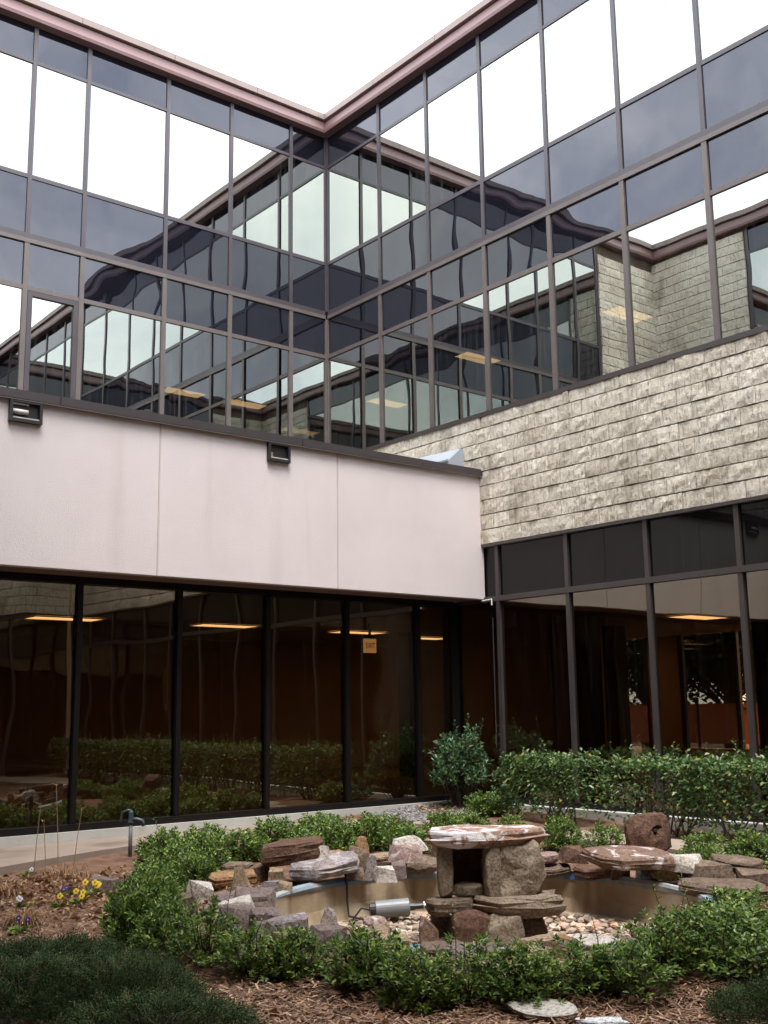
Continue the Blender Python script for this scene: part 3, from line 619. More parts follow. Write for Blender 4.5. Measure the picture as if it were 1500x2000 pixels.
# ---- stones
def noisy(bm, amp, freq, seed):
    for v in bm.verts:
        p = v.co*freq + Vector((seed*3.1, seed*1.7, seed*.9))
        v.co += v.normal*(amp*noise.noise(p) + amp*.5*noise.noise(p*2.7))
def stone_mesh(w, d, h, shape, seed, mat, rough=1.0):
    r = random.Random(seed); bm = bmesh.new()
    if shape == 'slab':
        n = r.choice((8, 9, 10)); rad = [r.uniform(.74, 1.06) for _ in range(n)]; ang = [2*math.pi*(k+r.uniform(-.3, .3))/n for k in range(n)]; rings = []
        lev = [(.86, -.05*h), (.97, .28*h), (1.0, .5*h), (.95, .56*h), (.99, .80*h), (.93, h)]
        for sc_, z in lev:
            row = []
            for k in range(n):
                ca, sa = math.cos(ang[k]), math.sin(ang[k]); q = (abs(ca)**4+abs(sa)**4)**(-.25); j = sc_*rad[k]*r.uniform(.95, 1.05)
                row.append(bm.verts.new((w/2*ca*q*j, d/2*sa*q*j, z+h*r.uniform(-.06, .06))))
            rings.append(row)
        for A, B in zip(rings[:-1], rings[1:]):
            for k in range(n): bm.faces.new((A[k], A[(k+1) % n], B[(k+1) % n], B[k]))
        bm.faces.new(list(reversed(rings[0]))); ct = bm.verts.new((r.uniform(-.1, .1)*w, r.uniform(-.1, .1)*d, h*1.04))
        for k in range(n): bm.faces.new((rings[-1][k], rings[-1][(k+1) % n], ct))
        pts = None
    elif shape == 'fin':
        pts = [(sx*w/2*r.uniform(.8, 1), sy*d/2, -.05*h) for sx in (-1, 1) for sy in (-1, 1)] + [(sx*w/2*r.uniform(.3, .75)+w*.1*r.uniform(-1, 1), sy*d/2*.4, h*r.uniform(.55, 1)) for sx in (-1, 1) for sy in (-1, 1)] + [(w*.08*r.uniform(-1, 1), 0, h), (w*.45, 0, h*.3), (-w*.48, 0, h*.35)]
    elif shape in ('round', 'block', 'boulder'):
        pts = []; ex_ = {'round': 2.6, 'block': 6.5, 'boulder': 5.0}[shape]
        for k in range(60 if shape == 'round' else 130):
            v = Vector((r.gauss(0, 1), r.gauss(0, 1), r.gauss(0, 1))).normalized(); q = (abs(v.x)**ex_+abs(v.y)**ex_+abs(v.z)**ex_)**(-1/ex_); v *= q*r.uniform(.94, 1.03)
            pts.append((v.x*w/2, v.y*d/2, h/2+v.z*h/2*1.05))
    else:
        pts = []
        for sx in (-1, 1):
            for sy in (-1, 1):
                for z in (-.05*h, h):
                    t = 1 if z < .5*h else r.uniform(.6, .98)
                    pts.append((sx*w/2*t*r.uniform(.84, 1), sy*d/2*t*r.uniform(.84, 1), z*r.uniform(.62, 1.05) if z > 0 else z))
        for k in range(6): pts.append((w/2*r.uniform(-1, 1), d/2*r.uniform(-1, 1), h*r.uniform(.25, .8)))
    if pts is not None:
      vs = [bm.verts.new(p) for p in pts]
      res = bmesh.ops.convex_hull(bm, input=vs)
      bmesh.ops.delete(bm, geom=list({g for g in res['geom_interior']+res['geom_unused'] if isinstance(g, bmesh.types.BMVert)}), context='VERTS')
    bmesh.ops.triangulate(bm, faces=bm.faces)
    big = max(w, d, h)
    if shape in ('round', 'block', 'boulder'): bmesh.ops.bevel(bm, geom=list(bm.edges), offset=.02*min(w, d, h), segments=1, affect='EDGES', clamp_overlap=True)
    bmesh.ops.triangulate(bm, faces=bm.faces)
    for _ in range(2):
        long = [e for e in bm.edges if e.calc_length() > big*.13]
        if long: bmesh.ops.subdivide_edges(bm, edges=long, cuts=1); bmesh.ops.triangulate(bm, faces=[f for f in bm.faces if len(f.verts) > 4])
    bm.normal_update(); noisy(bm, .055*min(w, d, h)*rough+.004, 5.5, seed % 97); 
    if shape == 'boulder':                         # a drilled hole in its face
        for v in bm.verts:
            q = (Vector((v.co.x-.06, 0, v.co.z-.19))).length
            if v.co.y < 0 and q < .035: v.co.y += .05
    bm.normal_update(); bmesh.ops.recalc_face_normals(bm, faces=bm.faces)
    me = bpy.data.meshes.new('stone'); bm.to_mesh(me); bm.free(); me.materials.append(M[mat]); return me
SHARED = {'l': ('small angular stone stacked on the pond rim beside the left hand slab pile', 'stones of the slab pile'),}
ROCKS = [
#  x, y, z, width, depth, height, shape, colour, turn, label
 (-5.33,-6.79,0.24,0.53,0.40,0.20,'slab','rust',.15,'rust brown slab lying on top of the leaning slab pile by the pond'),
 (-5.20,-7.03,0.17,0.54,0.38,0.13,'slab','grey',.22,'large slab with a blue grey edge jutting out over the basin wall'),
 (-5.16,-6.93,0.27,0.17,0.13,0.09,'chunk','white',0,'small white stone wedged between two big slabs'),
 (-4.89,-6.73,0.20,0.21,0.16,0.09,'slab','orange',0,'orange brown stone beside the slab pile, above the black cable'),
 (-5.40,-6.09,0.10,0.25,0.19,0.09,'slab','brown',0,'flat brown stone under the shrubs behind the orange slab'),
 (-5.53,-6.64,0.10,0.15,0.12,0.11,'chunk','brown',0,None),
 (-5.54,-6.90,0.12,0.13,0.10,0.12,'chunk','tan',0,'squarish tan stone tucked under the grey edged slab'),
 (-5.81,-6.69,0.10,0.37,0.27,0.12,'slab','orange',.1,'ochre orange flat slab behind the pointed stone'),
 (-6.04,-7.19,0.10,0.14,0.07,0.20,'fin','tan',0,'pointed tan stone standing like a fin in front of the ochre slab'),
 (-6.36,-7.14,0.10,0.18,0.14,0.12,'chunk','white',.2,'pale grey white square stone at the shrub edge'),
 (-6.65,-7.48,0.05,0.14,0.11,0.16,'chunk','brown',0,None),
 (-6.31,-7.54,0.10,0.27,0.20,0.12,'slab','purple',.3,'mauve brown flat stone in front of the white square stone'),
 (-6.61,-7.86,0.08,0.25,0.19,0.13,'slab','purple',-.2,'mauve brown flat stone lowest in the pile, partly behind the front shrubs'),
 (-6.14,-7.59,0.10,0.13,0.11,0.08,'chunk','rust',0,None),
 (-6.33,-7.89,0.08,0.14,0.11,0.07,'chunk','grey',0,None),
 (-5.80,-7.20,0.10,0.14,0.11,0.08,'chunk','grey',0,None),
 (-5.70,-7.24,0.10,0.12,0.10,0.07,'chunk','tan',0,None),
 (-4.86,-7.01,0.12,0.18,0.14,0.19,'chunk','brown',.4,'tall leaning brown stone behind the black cable'),
 (-4.68,-6.88,0.24,0.11,0.06,0.14,'fin','orange',0,'orange stone standing upright on the rim wall'),
 (-4.85,-7.20,0.10,0.10,0.06,0.18,'fin','grey',0,'narrow grey stone set upright in the rim'),
 (-4.94,-7.12,0.10,0.16,0.13,0.09,'chunk','brown',0,None),
 (-4.45,-6.86,0.14,0.23,0.17,0.11,'slab','tan',0,'flat tan stone behind the pale block on the rim'),
 (-4.81,-7.32,0.10,0.17,0.14,0.11,'chunk','white',.1,'pale pitted block sitting on the rim above the pump'),
 (-4.64,-7.29,0.10,0.13,0.10,0.13,'chunk','purple',-.1,'purplish cube of stone beside the pale pitted block'),
 (-4.46,-7.16,0.20,0.27,0.21,0.12,'chunk','pink',0,'pink and white slab resting on the rounded brown stone'),
 (-4.37,-7.10,0.26,0.28,0.12,0.12,'fin','white',0,'jagged white shard on top of the pink slab'),
 (-4.38,-7.29,0.10,0.29,0.23,0.12,'round','brown',0,'rounded brown stone on the rim left of the stone table'),
 (-3.90,-6.94,0.16,0.13,0.10,0.12,'chunk','rust',0,None),
 (-4.22,-7.44,0.12,0.10,0.08,0.08,'round','tan',0,None),
 (-3.57,-8.72,0.24,0.65,0.49,0.12,'slab','greyrust',.08,'wide slab with a whitened edge bridging a gap in the rim'),
 (-2.15,-7.83,0.12,0.37,0.25,0.31,'boulder','rust',.0,'dark red brown boulder with a drilled hole, standing behind the wide slab'),
 (-3.50,-8.10,0.20,0.21,0.17,0.11,'chunk','rust',0,'rust stone at the end of the wide slab, near the table'),
 (-3.64,-7.98,0.20,0.18,0.14,0.08,'slab','pink',0,'pinkish flat stone right behind the stone table'),
 (-3.62,-8.02,0.10,0.28,0.21,0.09,'slab','brown',0,'flat brown stone on the blue rim beside the table pillar'),
 (-3.50,-8.32,0.10,0.30,0.22,0.10,'slab','rust',0,'rusty flat stone on the blue rim under the wide slab'),
 (-3.24,-8.67,0.10,0.21,0.16,0.14,'chunk','grey',0,'grey block propping up the wide slab'),
 (-3.32,-8.88,0.10,0.20,0.16,0.10,'round','yellow',0,'mossy yellow brown stone on the blue rim'),
 (-3.23,-8.98,0.18,0.30,0.24,0.12,'chunk','white',0,'whitish block leaning behind the long brown block'),
 (-3.11,-9.10,0.11,0.32,0.26,0.15,'chunk','brown',.2,'long brown block in front of the whitish block'),
 (-2.75,-9.14,0.16,0.39,0.30,0.11,'slab','brown',.1,'broad brown slab lying across two stones by the back shrubs'),
 (-2.88,-9.06,0.09,0.16,0.13,0.08,'chunk','white',0,'small white wedge under the broad brown slab'),
 (-2.87,-9.36,0.10,0.27,0.21,0.11,'chunk','brown',0,None),
 (-3.45,-9.48,0.08,0.63,0.47,0.12,'slab','brown',.05,'very wide low brown slab at the end of the blue rim'),
 (-3.40,-8.50,0.10,0.15,0.12,0.13,'chunk','rust',0,None),
 (-3.80,-8.05,-0.20,0.19,0.15,0.20,'chunk','brown',0,'brown stone standing in the basin against its wall'),
 (-5.53,-7.53,-0.19,0.25,0.19,0.08,'slab','rust',0,'dark rust slab lying in the basin pebbles'),
 (-5.81,-7.79,-0.20,0.12,0.10,0.14,'chunk','white',0,'white stone in the basin beside the rust slab'),
 (-5.30,-7.25,-0.20,0.13,0.09,0.15,'fin','grey',0,'dark grey pointed stone in the basin under the cable'),
 (-5.10,-7.56,-0.20,0.17,0.14,0.09,'round','pink',0,'pale pink rounded stone in front of the pump'),
 (-6.47,-5.79,0.02,0.26,0.21,0.12,'chunk','purple',0,'dark mauve stone on the mulch beside the garden tap shrubs'),
 (-6.26,-10.23,0.00,0.15,0.12,0.08,'chunk','tan',0,None),
 (-5.57,-9.92,0.02,0.19,0.15,0.12,'chunk','orange',0,None),
 (-6.55,-9.98,0.00,0.14,0.11,0.08,'chunk','tan',0,None),
 (-6.85,-8.59,0.00,0.19,0.15,0.09,'chunk','tan',0,None),
 (-4.68,-9.97,0.04,0.18,0.15,0.10,'chunk','tan',0,None),
 (-7.00,-9.69,0.00,0.15,0.12,0.05,'chunk','rust',0,None),
 (-6.68,-9.72,0.00,0.14,0.11,0.07,'chunk','brown',0,None),
 (-6.20,-9.55,0.05,0.26,0.20,0.12,'slab','brown',0,None),
 (-5.75,-9.85,0.05,0.24,0.18,0.11,'chunk','tan',0,None),
 (-6.45,-8.95,0.05,0.24,0.18,0.11,'slab','tan',0,None),
]
TR = random.Random(31)
FR = random.Random(5)
for k in range(17):
    a = math.radians(188+k*6.6+FR.uniform(-1.5, 1.5)); q = 1.60+FR.uniform(-.04, .09)
    ROCKS.append((PC.x+q*math.cos(a), PC.y+q*math.sin(a), .06, FR.uniform(.19, .32), FR.uniform(.15, .22), FR.uniform(.08, .14), FR.choice(('slab', 'chunk', 'slab')), FR.choice(('brown', 'tan', 'rust', 'purple', 'grey', 'brown', 'white')), FR.uniform(-.4, .4), None))
for k in range(13):
    a = math.radians(146+k*4.0+FR.uniform(-2, 2)); q = 1.60+FR.uniform(-.05, .22)
    ROCKS.append((PC.x+q*math.cos(a), PC.y+q*math.sin(a), .07+.05*(k % 3 == 0), FR.uniform(.18, .30), FR.uniform(.15, .22), FR.uniform(.10, .16), FR.choice(('slab', 'chunk')), FR.choice(('brown', 'tan', 'purple', 'purple', 'grey', 'brown', 'white')), FR.uniform(-.5, .5), None))
for i, (x, y, z, w, d, h, sh, co, turn, lab) in enumerate(ROCKS):
    o = bpy.data.objects.new('stone', stone_mesh(w*1.08, d*1.08, h*(.72 if sh == 'slab' else 1.06), sh, 100+i, 'rock_'+co))
    o.rotation_euler = (TR.uniform(.02, .20) if sh == 'slab' else TR.uniform(-.1, .15), TR.uniform(-.12, .12), CAMROT+turn+TR.uniform(-.15, .15)); put(o, (x, y, z-.012), None)
    if sh == 'boulder':
        hm = MB(); hm.tube([(.06, -.150, .19), (.06, -.075, .19)], [.017, .014], 10); ho = bpy.data.objects.new('drill_hole', hm.mesh('drill_hole', ['cable'])); col.objects.link(ho); ho.parent = o  # black plug at the face; its colour stands in for shade inside the hole
    if lab: tag(o, lab, 'stone', 'stones round the pond')
    elif y < -8.5 and x < -4.5: tag(o, 'small stone half hidden under the front row of pond shrubs', 'stone', 'stones round the pond')
    elif x < -5.4: tag(o, 'small stone packed into the slab pile at the pond edge', 'stone', 'stones round the pond')
    else: tag(o, 'small plain stone filling a gap in the back rim of the pond', 'stone', 'stones round the pond')

# ---- stone table (a dry fountain) in the middle of the pond
tb = thing('stone_table', (PC.x, PC.y, -.2), 'mortared stone table with white crusted cap slab standing in the pond', 'fountain', rz=CAMROT)
def tpart(name, mat, lx, ly, z, w, d, h, sh, seed, turn=0.0, rough=1.0):
    o = bpy.data.objects.new(name, stone_mesh(w, d, h, sh, seed, mat, rough)); v = Vector((lx, ly, 0)); v.rotate(Matrix.Rotation(CAMROT, 3, 'Z'))
    put(o, (PC.x+v.x, PC.y+v.y, z), tb); o.rotation_euler = (0, 0, turn); return o
tpart('cap_slab', 'rock_cap', -.02, .05, .475, .90, .60, .10, 'slab', 7, .05, .5)
tpart('pillar', 'rock_mortar', .19, .02, .11, .38, .34, .40, 'block', 22, .1, 1.6)
tpart('pillar', 'rock_mortar', .035, -.12, .13, .11, .11, .37, 'block', 23, .2, .9)
tpart('pillar', 'rock_mortar', -.28, .00, .13, .11, .30, .38, 'block', 25, 0, .9)
tpart('back_stone', 'rock_rust', -.12, .22, .13, .36, .10, .36, 'chunk', 27, 0, .6)
tpart('sill_stone', 'rock_mortar', -.13, -.03, .13, .26, .16, .10, 'round', 29)
tpart('base_slab', 'rock_brown', -.24, -.10, .045, .36, .30, .09, 'slab', 31, .1, .7)
tpart('base_slab', 'rock_mortar', .20, -.02, .03, .66, .48, .12, 'slab', 33, -.1, .7)
tpart('base_stone', 'rock_greyrust', -.40, -.16, -.2, .14, .2, .24, 'chunk', 35)
tpart('base_stone', 'rock_rust', -.12, -.14, -.2, .28, .24, .26, 'block', 37)
tpart('base_stone', 'rock_mortar', .10, -.18, -.2, .26, .22, .24, 'block', 39)
tpart('base_stone', 'rock_brown', .30, -.02, -.2, .22, .24, .23, 'chunk', 41)
tpart('base_stone', 'rock_brown', -.15, .2, -.2, .5, .2, .26, 'chunk', 43)

# ---- pond pump with its cable
pc = Vector((-4.86, -7.47, -.10)); ax = Vector((math.cos(CAMROT+.12), math.sin(CAMROT+.12), .05)).normalized()
pp = thing('pond_pump', (pc.x, pc.y, -.2), 'grey cylinder pump lying on the basin pebbles with black fittings', 'pump')
MB().tube([pc-ax*.135, pc-ax*.13, pc+ax*.125, pc+ax*.13], [.058, .066, .066, .058], 24).build('pump_body', 'pump_body', pp, smooth=False)
MB().tube([pc-ax*.175, pc-ax*.136], [.05, .055], 14).build('end_cap', 'pump_cap', pp)
MB().tube([pc+ax*.131, pc+ax*.17, pc+ax*.171, pc+ax*.24], [.03, .03, .022, .022], 12).build('outlet', 'pump_cap', pp)
MB().tube([pc+ax*.241, pc+ax*.26, pc+ax*.261, pc+ax*.285], [.03, .03, .02, .02], 12).build('coupling', 'white_bead', pp)
for sgn in (-1, 1):
    side = Vector((-ax.y, ax.x, 0))*sgn*.05
    MB().tube([pc-ax*.09+side*.8, pc-ax*.09+side+Vector((0, 0, -.11))], .012, 6).build('foot', 'pump_cap', pp)
MB().tube([pc-ax*.17, pc-ax*.24+Vector((0, 0, .02)), pc-ax*.30+Vector((0, 0, -.05)), pc-ax*.32+Vector((0, 0, -.09))], .007, 6).build('lead', 'cable', pp)
cb = MB().tube([(-4.98, -6.92, .26), (-5.02, -7.02, .235), (-5.03, -7.09, .16), (-5.04, -7.13, .05), (-5.06, -7.16, -.06), (-5.06, -7.18, -.17), (-5.0, -7.3, -.19)], .009, 7).build('cable', 'cable', None, smooth=True)
tag(cb, 'thin black cable hanging down the basin wall behind the pump', 'cable')

# ---- pebbles in the basin, gravel in the corner bed: too many to count
def scatter_pebbles(name, mat, spots, smin, smax, seed, label, cat):
    r = random.Random(seed); mb = MB()
    bm = bmesh.new(); bmesh.ops.create_icosphere(bm, subdivisions=1, radius=1.0); bv = [v.co.copy() for v in bm.verts]; bf = [tuple(v.index for v in f.verts) for f in bm.faces]; bm.free()
    for x, y, z in spots:
        s = r.uniform(smin, smax); R = Matrix.Rotation(r.uniform(0, 6.3), 3, 'Z') @ Matrix.Rotation(r.uniform(-.5, .5), 3, 'X'); b = len(mb.v)
        D = Vector((s*r.uniform(.8, 1.5), s*r.uniform(.7, 1.1), s*r.uniform(.4, .75)))
        for v in bv:
            q = R @ Vector((v.x*D.x, v.y*D.y, v.z*D.z))*(1+.22*r.uniform(-1, 1)); mb.v.append((x+q.x, y+q.y, z+q.z))
        for f in bf: mb.f.append(tuple(b+i for i in f)); mb.mi.append(0)
    o = mb.build(name, mat); tag(o, label, cat, kind='stuff')
r = random.Random(8); sp = []
for k in range(2200):
    a = r.uniform(0, 6.283); q = 1.42*math.sqrt(r.random()); x = PC.x+q*math.cos(a); y = PC.y+q*math.sin(a)
    sp.append((x, y, -.212+.05*max(0, noise.noise(Vector((x*2.2, y*2.2, 1))))+r.uniform(0, .012)))
scatter_pebbles('pebbles', 'pebble', sp, .014, .040, 5, 'mixed tan and white pebbles covering the pond floor', 'pebbles')
sp = [(x, y, gz(x, y)+.004) for x, y in ((r.uniform(-1.8, -.35), r.uniform(-4.15, -3.14)) for _ in range(2600)) if not (x < -1.4 and y > -3.9 and False)]
sp = [(x, y, max(z, .112 if x < -1.2 else z)) for x, y, z in sp]
scatter_pebbles('gravel', 'gravel', sp, .008, .02, 6, 'grey gravel strewn in the corner by the storefront', 'gravel')

# ---- leaves
def leaf(mb, p, d, size, r, width=.42, fold=.18, droop=.12):
    """one folded leaf blade: two quads"""
    d = d.normalized(); s = d.cross(Vector((0, 0, 1)))
    s = s.normalized() if s.length > .05 else Vector((1, 0, 0)); s.rotate(Matrix.Rotation(r.uniform(-.7, .7), 3, d)); u = s.cross(d)
    L = size*r.uniform(.75, 1.2); w = L*width*.5; b = len(mb.v); dz = Vector((0, 0, -droop*L))
    mb.v += [tuple(p), tuple(p+d*L*.35+s*w+u*w*fold*2), tuple(p+d*L*.72+s*w*.8+u*w*fold*2+dz*.5), tuple(p+d*L+dz), tuple(p+d*L*.72-s*w*.8+u*w*fold*2+dz*.5), tuple(p+d*L*.35-s*w+u*w*fold*2)]
    mb.f += [(b, b+1, b+2, b+3), (b, b+3, b+4, b+5)]; mb.mi += [0, 0]
def shrub_meshes(seed, rx, ry, h, tips, per, size, leafmat, base=.15, spiky=.25, width=.42, shell=.55, stem_r=.006, sprigs=0):
    r = random.Random(seed); mb = MB(); st = MB()
    for k in range(tips):
        a = r.uniform(0, 6.283); e = r.random(); rr = math.sqrt(r.uniform(shell*shell, 1)) if r.random() < .8 else r.random()
        el = math.asin(min(1, e)); ox, oy, oz = math.cos(a)*math.cos(el), math.sin(a)*math.cos(el), math.sin(el)
        bump = 1+.22*noise.noise(Vector((ox*2.3+seed, oy*2.3, oz*2.3)))
        p = Vector((rx*ox*rr*bump, ry*oy*rr*bump, h*(base+(1-base)*oz*rr*bump)))
        if r.random() < spiky: p.z += r.uniform(.02, .16)*h
        ax_ = Vector((ox*.6, oy*.6, .55+oz*.6)) + Vector((r.uniform(-.4, .4), r.uniform(-.4, .4), r.uniform(-.2, .3)))
        ax_.normalize(); q = ax_.orthogonal().normalized(); ph = r.uniform(0, 6.28)
        for m in range(per):
            t = m/per; an = ph+m*2.4; side = q.copy(); side.rotate(Matrix.Rotation(an, 3, ax_))
            leaf(mb, p - ax_*size*1.6*(1-t) + side*.003, ax_*(.35+.9*t)+side*(1.0-.45*t), size*(.8+.35*math.sin(t*3.1)), r, width)
        if k % 4 == 0:
            b0 = Vector((r.uniform(-.05, .05), r.uniform(-.05, .05), -.04)); mid = b0.lerp(p, .55)+Vector((r.uniform(-.03, .03), r.uniform(-.03, .03), -.02*h))
            st.tube([b0, mid, p], [stem_r*1.3, stem_r*.8, stem_r*.3], 4, caps=False)
    for k in range(sprigs):
        a = r.uniform(0, 6.28); p = Vector((rx*.6*math.cos(a), ry*.6*math.sin(a), h*.85)); tp = p+Vector((r.uniform(-.05, .05), r.uniform(-.05, .05), r.uniform(.14, .3)))
        st.tube([p-Vector((0, 0, .2)), p, tp], [.004, .003, .0015], 4, caps=False)
        for m in range(9):
            q = p.lerp(tp, m/8); an = m*2.4; leaf(mb, q, Vector((math.cos(an), math.sin(an), .7)), size*.8, r, width)
    return mb.mesh('foliage', [leafmat]), st.mesh('stems', ['twig'])
def plant(name, meshes, x, y, rz, sc_, label, cat, group, z=None):
    t_ = thing(name, (x, y, gz(x, y) if z is None else z), label, cat, group); 
    for nm, me in (('foliage', meshes[0]), ('stems', meshes[1])):
        o = bpy.data.objects.new(nm, me); put(o, WL[t_], t_); o.rotation_euler = (0, 0, rz); o.scale = sc_
    return t_
POND = [shrub_meshes(10+i, .24, .24, .36, 210, 9, .037, 'leaf_pond', base=.10, spiky=.3, sprigs=0) for i in range(5)]
SPARSE = [shrub_meshes(30+i, .24, .24, .40, 130, 9, .037, 'leaf_pond', base=.16, spiky=.45, shell=.35, sprigs=1) for i in range(3)]
SHRUBS = {
 'left': [(-6.88,-7.18,0.42),(-6.50,-6.78,0.50),(-6.24,-6.20,0.48),(-5.78,-5.74,0.60),(-5.35,-5.40,0.62),(-4.75,-5.05,0.66),(-4.75,-4.40,0.60),(-4.10,-4.70,0.66),(-3.35,-4.35,0.66),(-5.30,-4.65,0.58),(-5.95,-6.35,.5),(-5.55,-5.1,.55)],
 'back': [(-3.60,-4.85,0.66),(-3.30,-5.2,0.62),(-3.15,-5.65,0.60),(-2.85,-5.0,0.50),(-4.4,-5.6,.55),(-3.9,-5.4,.55),(-3.0,-6.1,.5)],
 'right': [(-1.0,-4.55,.6),(-2.1,-5.0,.55),(-2.15,-5.5,.55),(-2.2,-6.15,.55),(-2.1,-6.7,.52),(-2.1,-7.25,.5),(-2.1,-8.4,.58),(-2.05,-8.8,.6),(-2.1,-9.25,.58),(-2.3,-9.65,.55),(-2.4,-8.6,.45),(-2.2,-10.1,.5)],
 'front': [(-7.29,-8.02,0.44),(-7.28,-8.41,0.42),(-7.22,-8.72,0.40),(-7.16,-9.06,0.42),(-7.02,-9.28,0.40),(-6.86,-9.70,0.46),(-6.81,-10.05,0.44),(-6.60,-10.22,0.40),(-6.45,-10.40,0.40),(-6.16,-10.48,0.42),(-5.98,-10.66,0.46),(-5.68,-10.60,0.44),(-5.45,-10.62,0.48),(-5.18,-10.66,0.52),(-5.35,-10.95,0.50),(-4.68,-10.40,0.52),(-4.95,-10.62,.5),(-6.98,-7.62,.4)],
}
ORD = 'first second third fourth fifth sixth seventh eighth ninth tenth eleventh twelfth thirteenth fourteenth fifteenth sixteenth seventeenth eighteenth nineteenth twentieth'.split()
SHRUBS['front'].sort(key=lambda q: math.atan2(q[1]-PC.y, q[0]-PC.x) % 6.2832); SHRUBS['back'].sort(key=lambda q: q[0]); SHRUBS['right'].sort(key=lambda q: -q[1])
ROWLAB = {'back': '%s low shrub from the slab pile, between the pond rim and the storefront', 'right': '%s low shrub from the corner bush, between the pond stones and the hedge', 'front': '%s shrub from the pansies in the open row between pond and mulch'}
LAB = {'left': 'low glossy leaved shrub massed between the slab pile and the garden tap', 'back': 'low glossy leaved shrub between the back rim of the pond and the storefront',
       'right': 'low glossy leaved shrub in the strip between the pond stones and the hedge', 'front': 'low open shrub with bare stems in the row along the mulch before the pond'}
r = random.Random(77)
for k, lst in SHRUBS.items():
    for i, (x, y, w) in enumerate(lst):
        m = r.choice(POND+SPARSE[:1]) if k != 'front' else r.choice(SPARSE*2+POND)
        s = w/(.50 if k != 'front' else .44); hh = {'left': .85, 'back': .92, 'right': .80, 'front': .95 if y > -9.0 else (.62 if y > -9.5 else (.76 if x < -5.2 else .72))}[k]*r.uniform(.88, 1.12)
        plant('pond_shrub', m, x, y, r.uniform(0, 6.28), (s, s, hh), ROWLAB[k] % ORD[i] if k in ROWLAB else LAB[k], 'shrub', {'left': 'shrubs by the garden tap', 'back': 'shrubs behind the pond', 'right': 'shrubs before the hedge', 'front': 'shrubs before the pond'}[k])

# ---- clipped hedge along the block wing, one bush per plant
def hedge_mesh(seed, lx, ly, h, n, size, leafmat, z0=.09, sprigs=2):
    r = random.Random(seed); mb = MB(); st = MB()
    for k in range(n):
        f = r.random(); u, v, w = r.uniform(-1, 1), r.uniform(-1, 1), r.random()
        if f < .42: u, nrm = r.uniform(.8, 1)*r.choice((-1, -1, -1, 1)), None; nrm = Vector((math.copysign(1, u), 0, .35))
        elif f < .80: w = r.uniform(.86, 1); nrm = Vector((0, 0, 1))
        else: v = r.uniform(.85, 1)*r.choice((-1, 1)); nrm = Vector((0, math.copysign(1, v), .3))
        if w < .35 and r.random() < .55: continue
        tuck = 1-.18*max(0, .45-w)
        b_ = 1+.13*noise.noise(Vector((u*1.5+seed, v*2.5, w*2)))
        rd = 1-.10*(w**6)*(abs(u)**4+abs(v)**4)
        p = Vector((u*lx*b_*tuck*rd, v*ly*tuck*rd*(1+.06*noise.noise(Vector((w*3, u*3, seed)))), z0+(h-z0)*w*(1+.17*noise.noise(Vector((u*2.5, v*5, seed+5))))))
        leaf(mb, p, nrm*.55+Vector((r.uniform(-1, 1), r.uniform(-1, 1), r.uniform(-.7, .6))), size, r, .52, droop=.2)
    for k in range(16):
        b0 = Vector((r.uniform(-.1, .1), r.uniform(-.5, .5)*ly, -.05)); p = Vector((r.uniform(-.9, .9)*lx, b0.y+r.uniform(-.35, .35), h*r.uniform(.5, .9)))
        st.tube([b0, b0.lerp(p, .5)+Vector((0, 0, -.05)), p], [.012, .008, .003], 5, caps=False)
    for k in range(sprigs):
        p = Vector((r.uniform(-.6, .6)*lx, r.uniform(-.9, .9)*ly, h*.95)); tp = p+Vector((r.uniform(-.05, .05), r.uniform(-.05, .05), r.uniform(.1, .24)))
        st.tube([p-Vector((0, 0, .15)), p, tp], [.004, .003, .0015], 4, caps=False)
        for m in range(10): an = m*2.4; leaf(mb, p.lerp(tp, m/9), Vector((math.cos(an), math.sin(an), .8)), size*.8, r, .5)
    return mb.mesh('foliage', [leafmat]), st.mesh('stems', ['twig'])
HM = [hedge_mesh(50+i, .36, .66, .74, 3600, .058, 'leaf_hedge', sprigs=5) for i in range(3)]
HL = ['rounded dark green hedge bush next to the corner bush, with bare legs', 'flat topped hedge bush beside the gap, with a tall sprig at its end']
for i, (y, sy_) in enumerate(((-5.38, .90), (-6.98, .93), (-8.0, 1.0), (-9.2, 1.0), (-10.4, 1.0), (-11.6, 1.0), (-12.8, 1.0), (-14.0, 1.0))):
    plant('hedge_bush', HM[i % 3], -.72, y, math.pi if i % 2 else 0, (1.0, sy_, 1.0), HL[i] if i < 2 else '%s bush of the clipped hedge, counted from the corner bush' % ORD[i], 'hedge', 'clipped hedge along the storefront', z=.10)
BUSH = shrub_meshes(90, .50, .42, .95, 260, 9, .062, 'leaf_bush', base=.36, spiky=.35, width=.5, shell=.3, stem_r=.006, sprigs=5)
plant('corner_bush', BUSH, -.55, -3.62, .4, (1.0, 1.0, 1.12), 'leggy dark green bush standing alone in the corner of the storefronts', 'bush', None, z=.10)
SM2 = shrub_meshes(95, .26, .22, .42, 60, 8, .05, 'leaf_bush', base=.2, spiky=.4, width=.5, shell=.3, sprigs=2)
plant('young_bush', SM2, -.62, -4.45, 1.2, (1, 1, 1), 'small thin bush between the corner bush and the hedge', 'bush', None, z=.10)

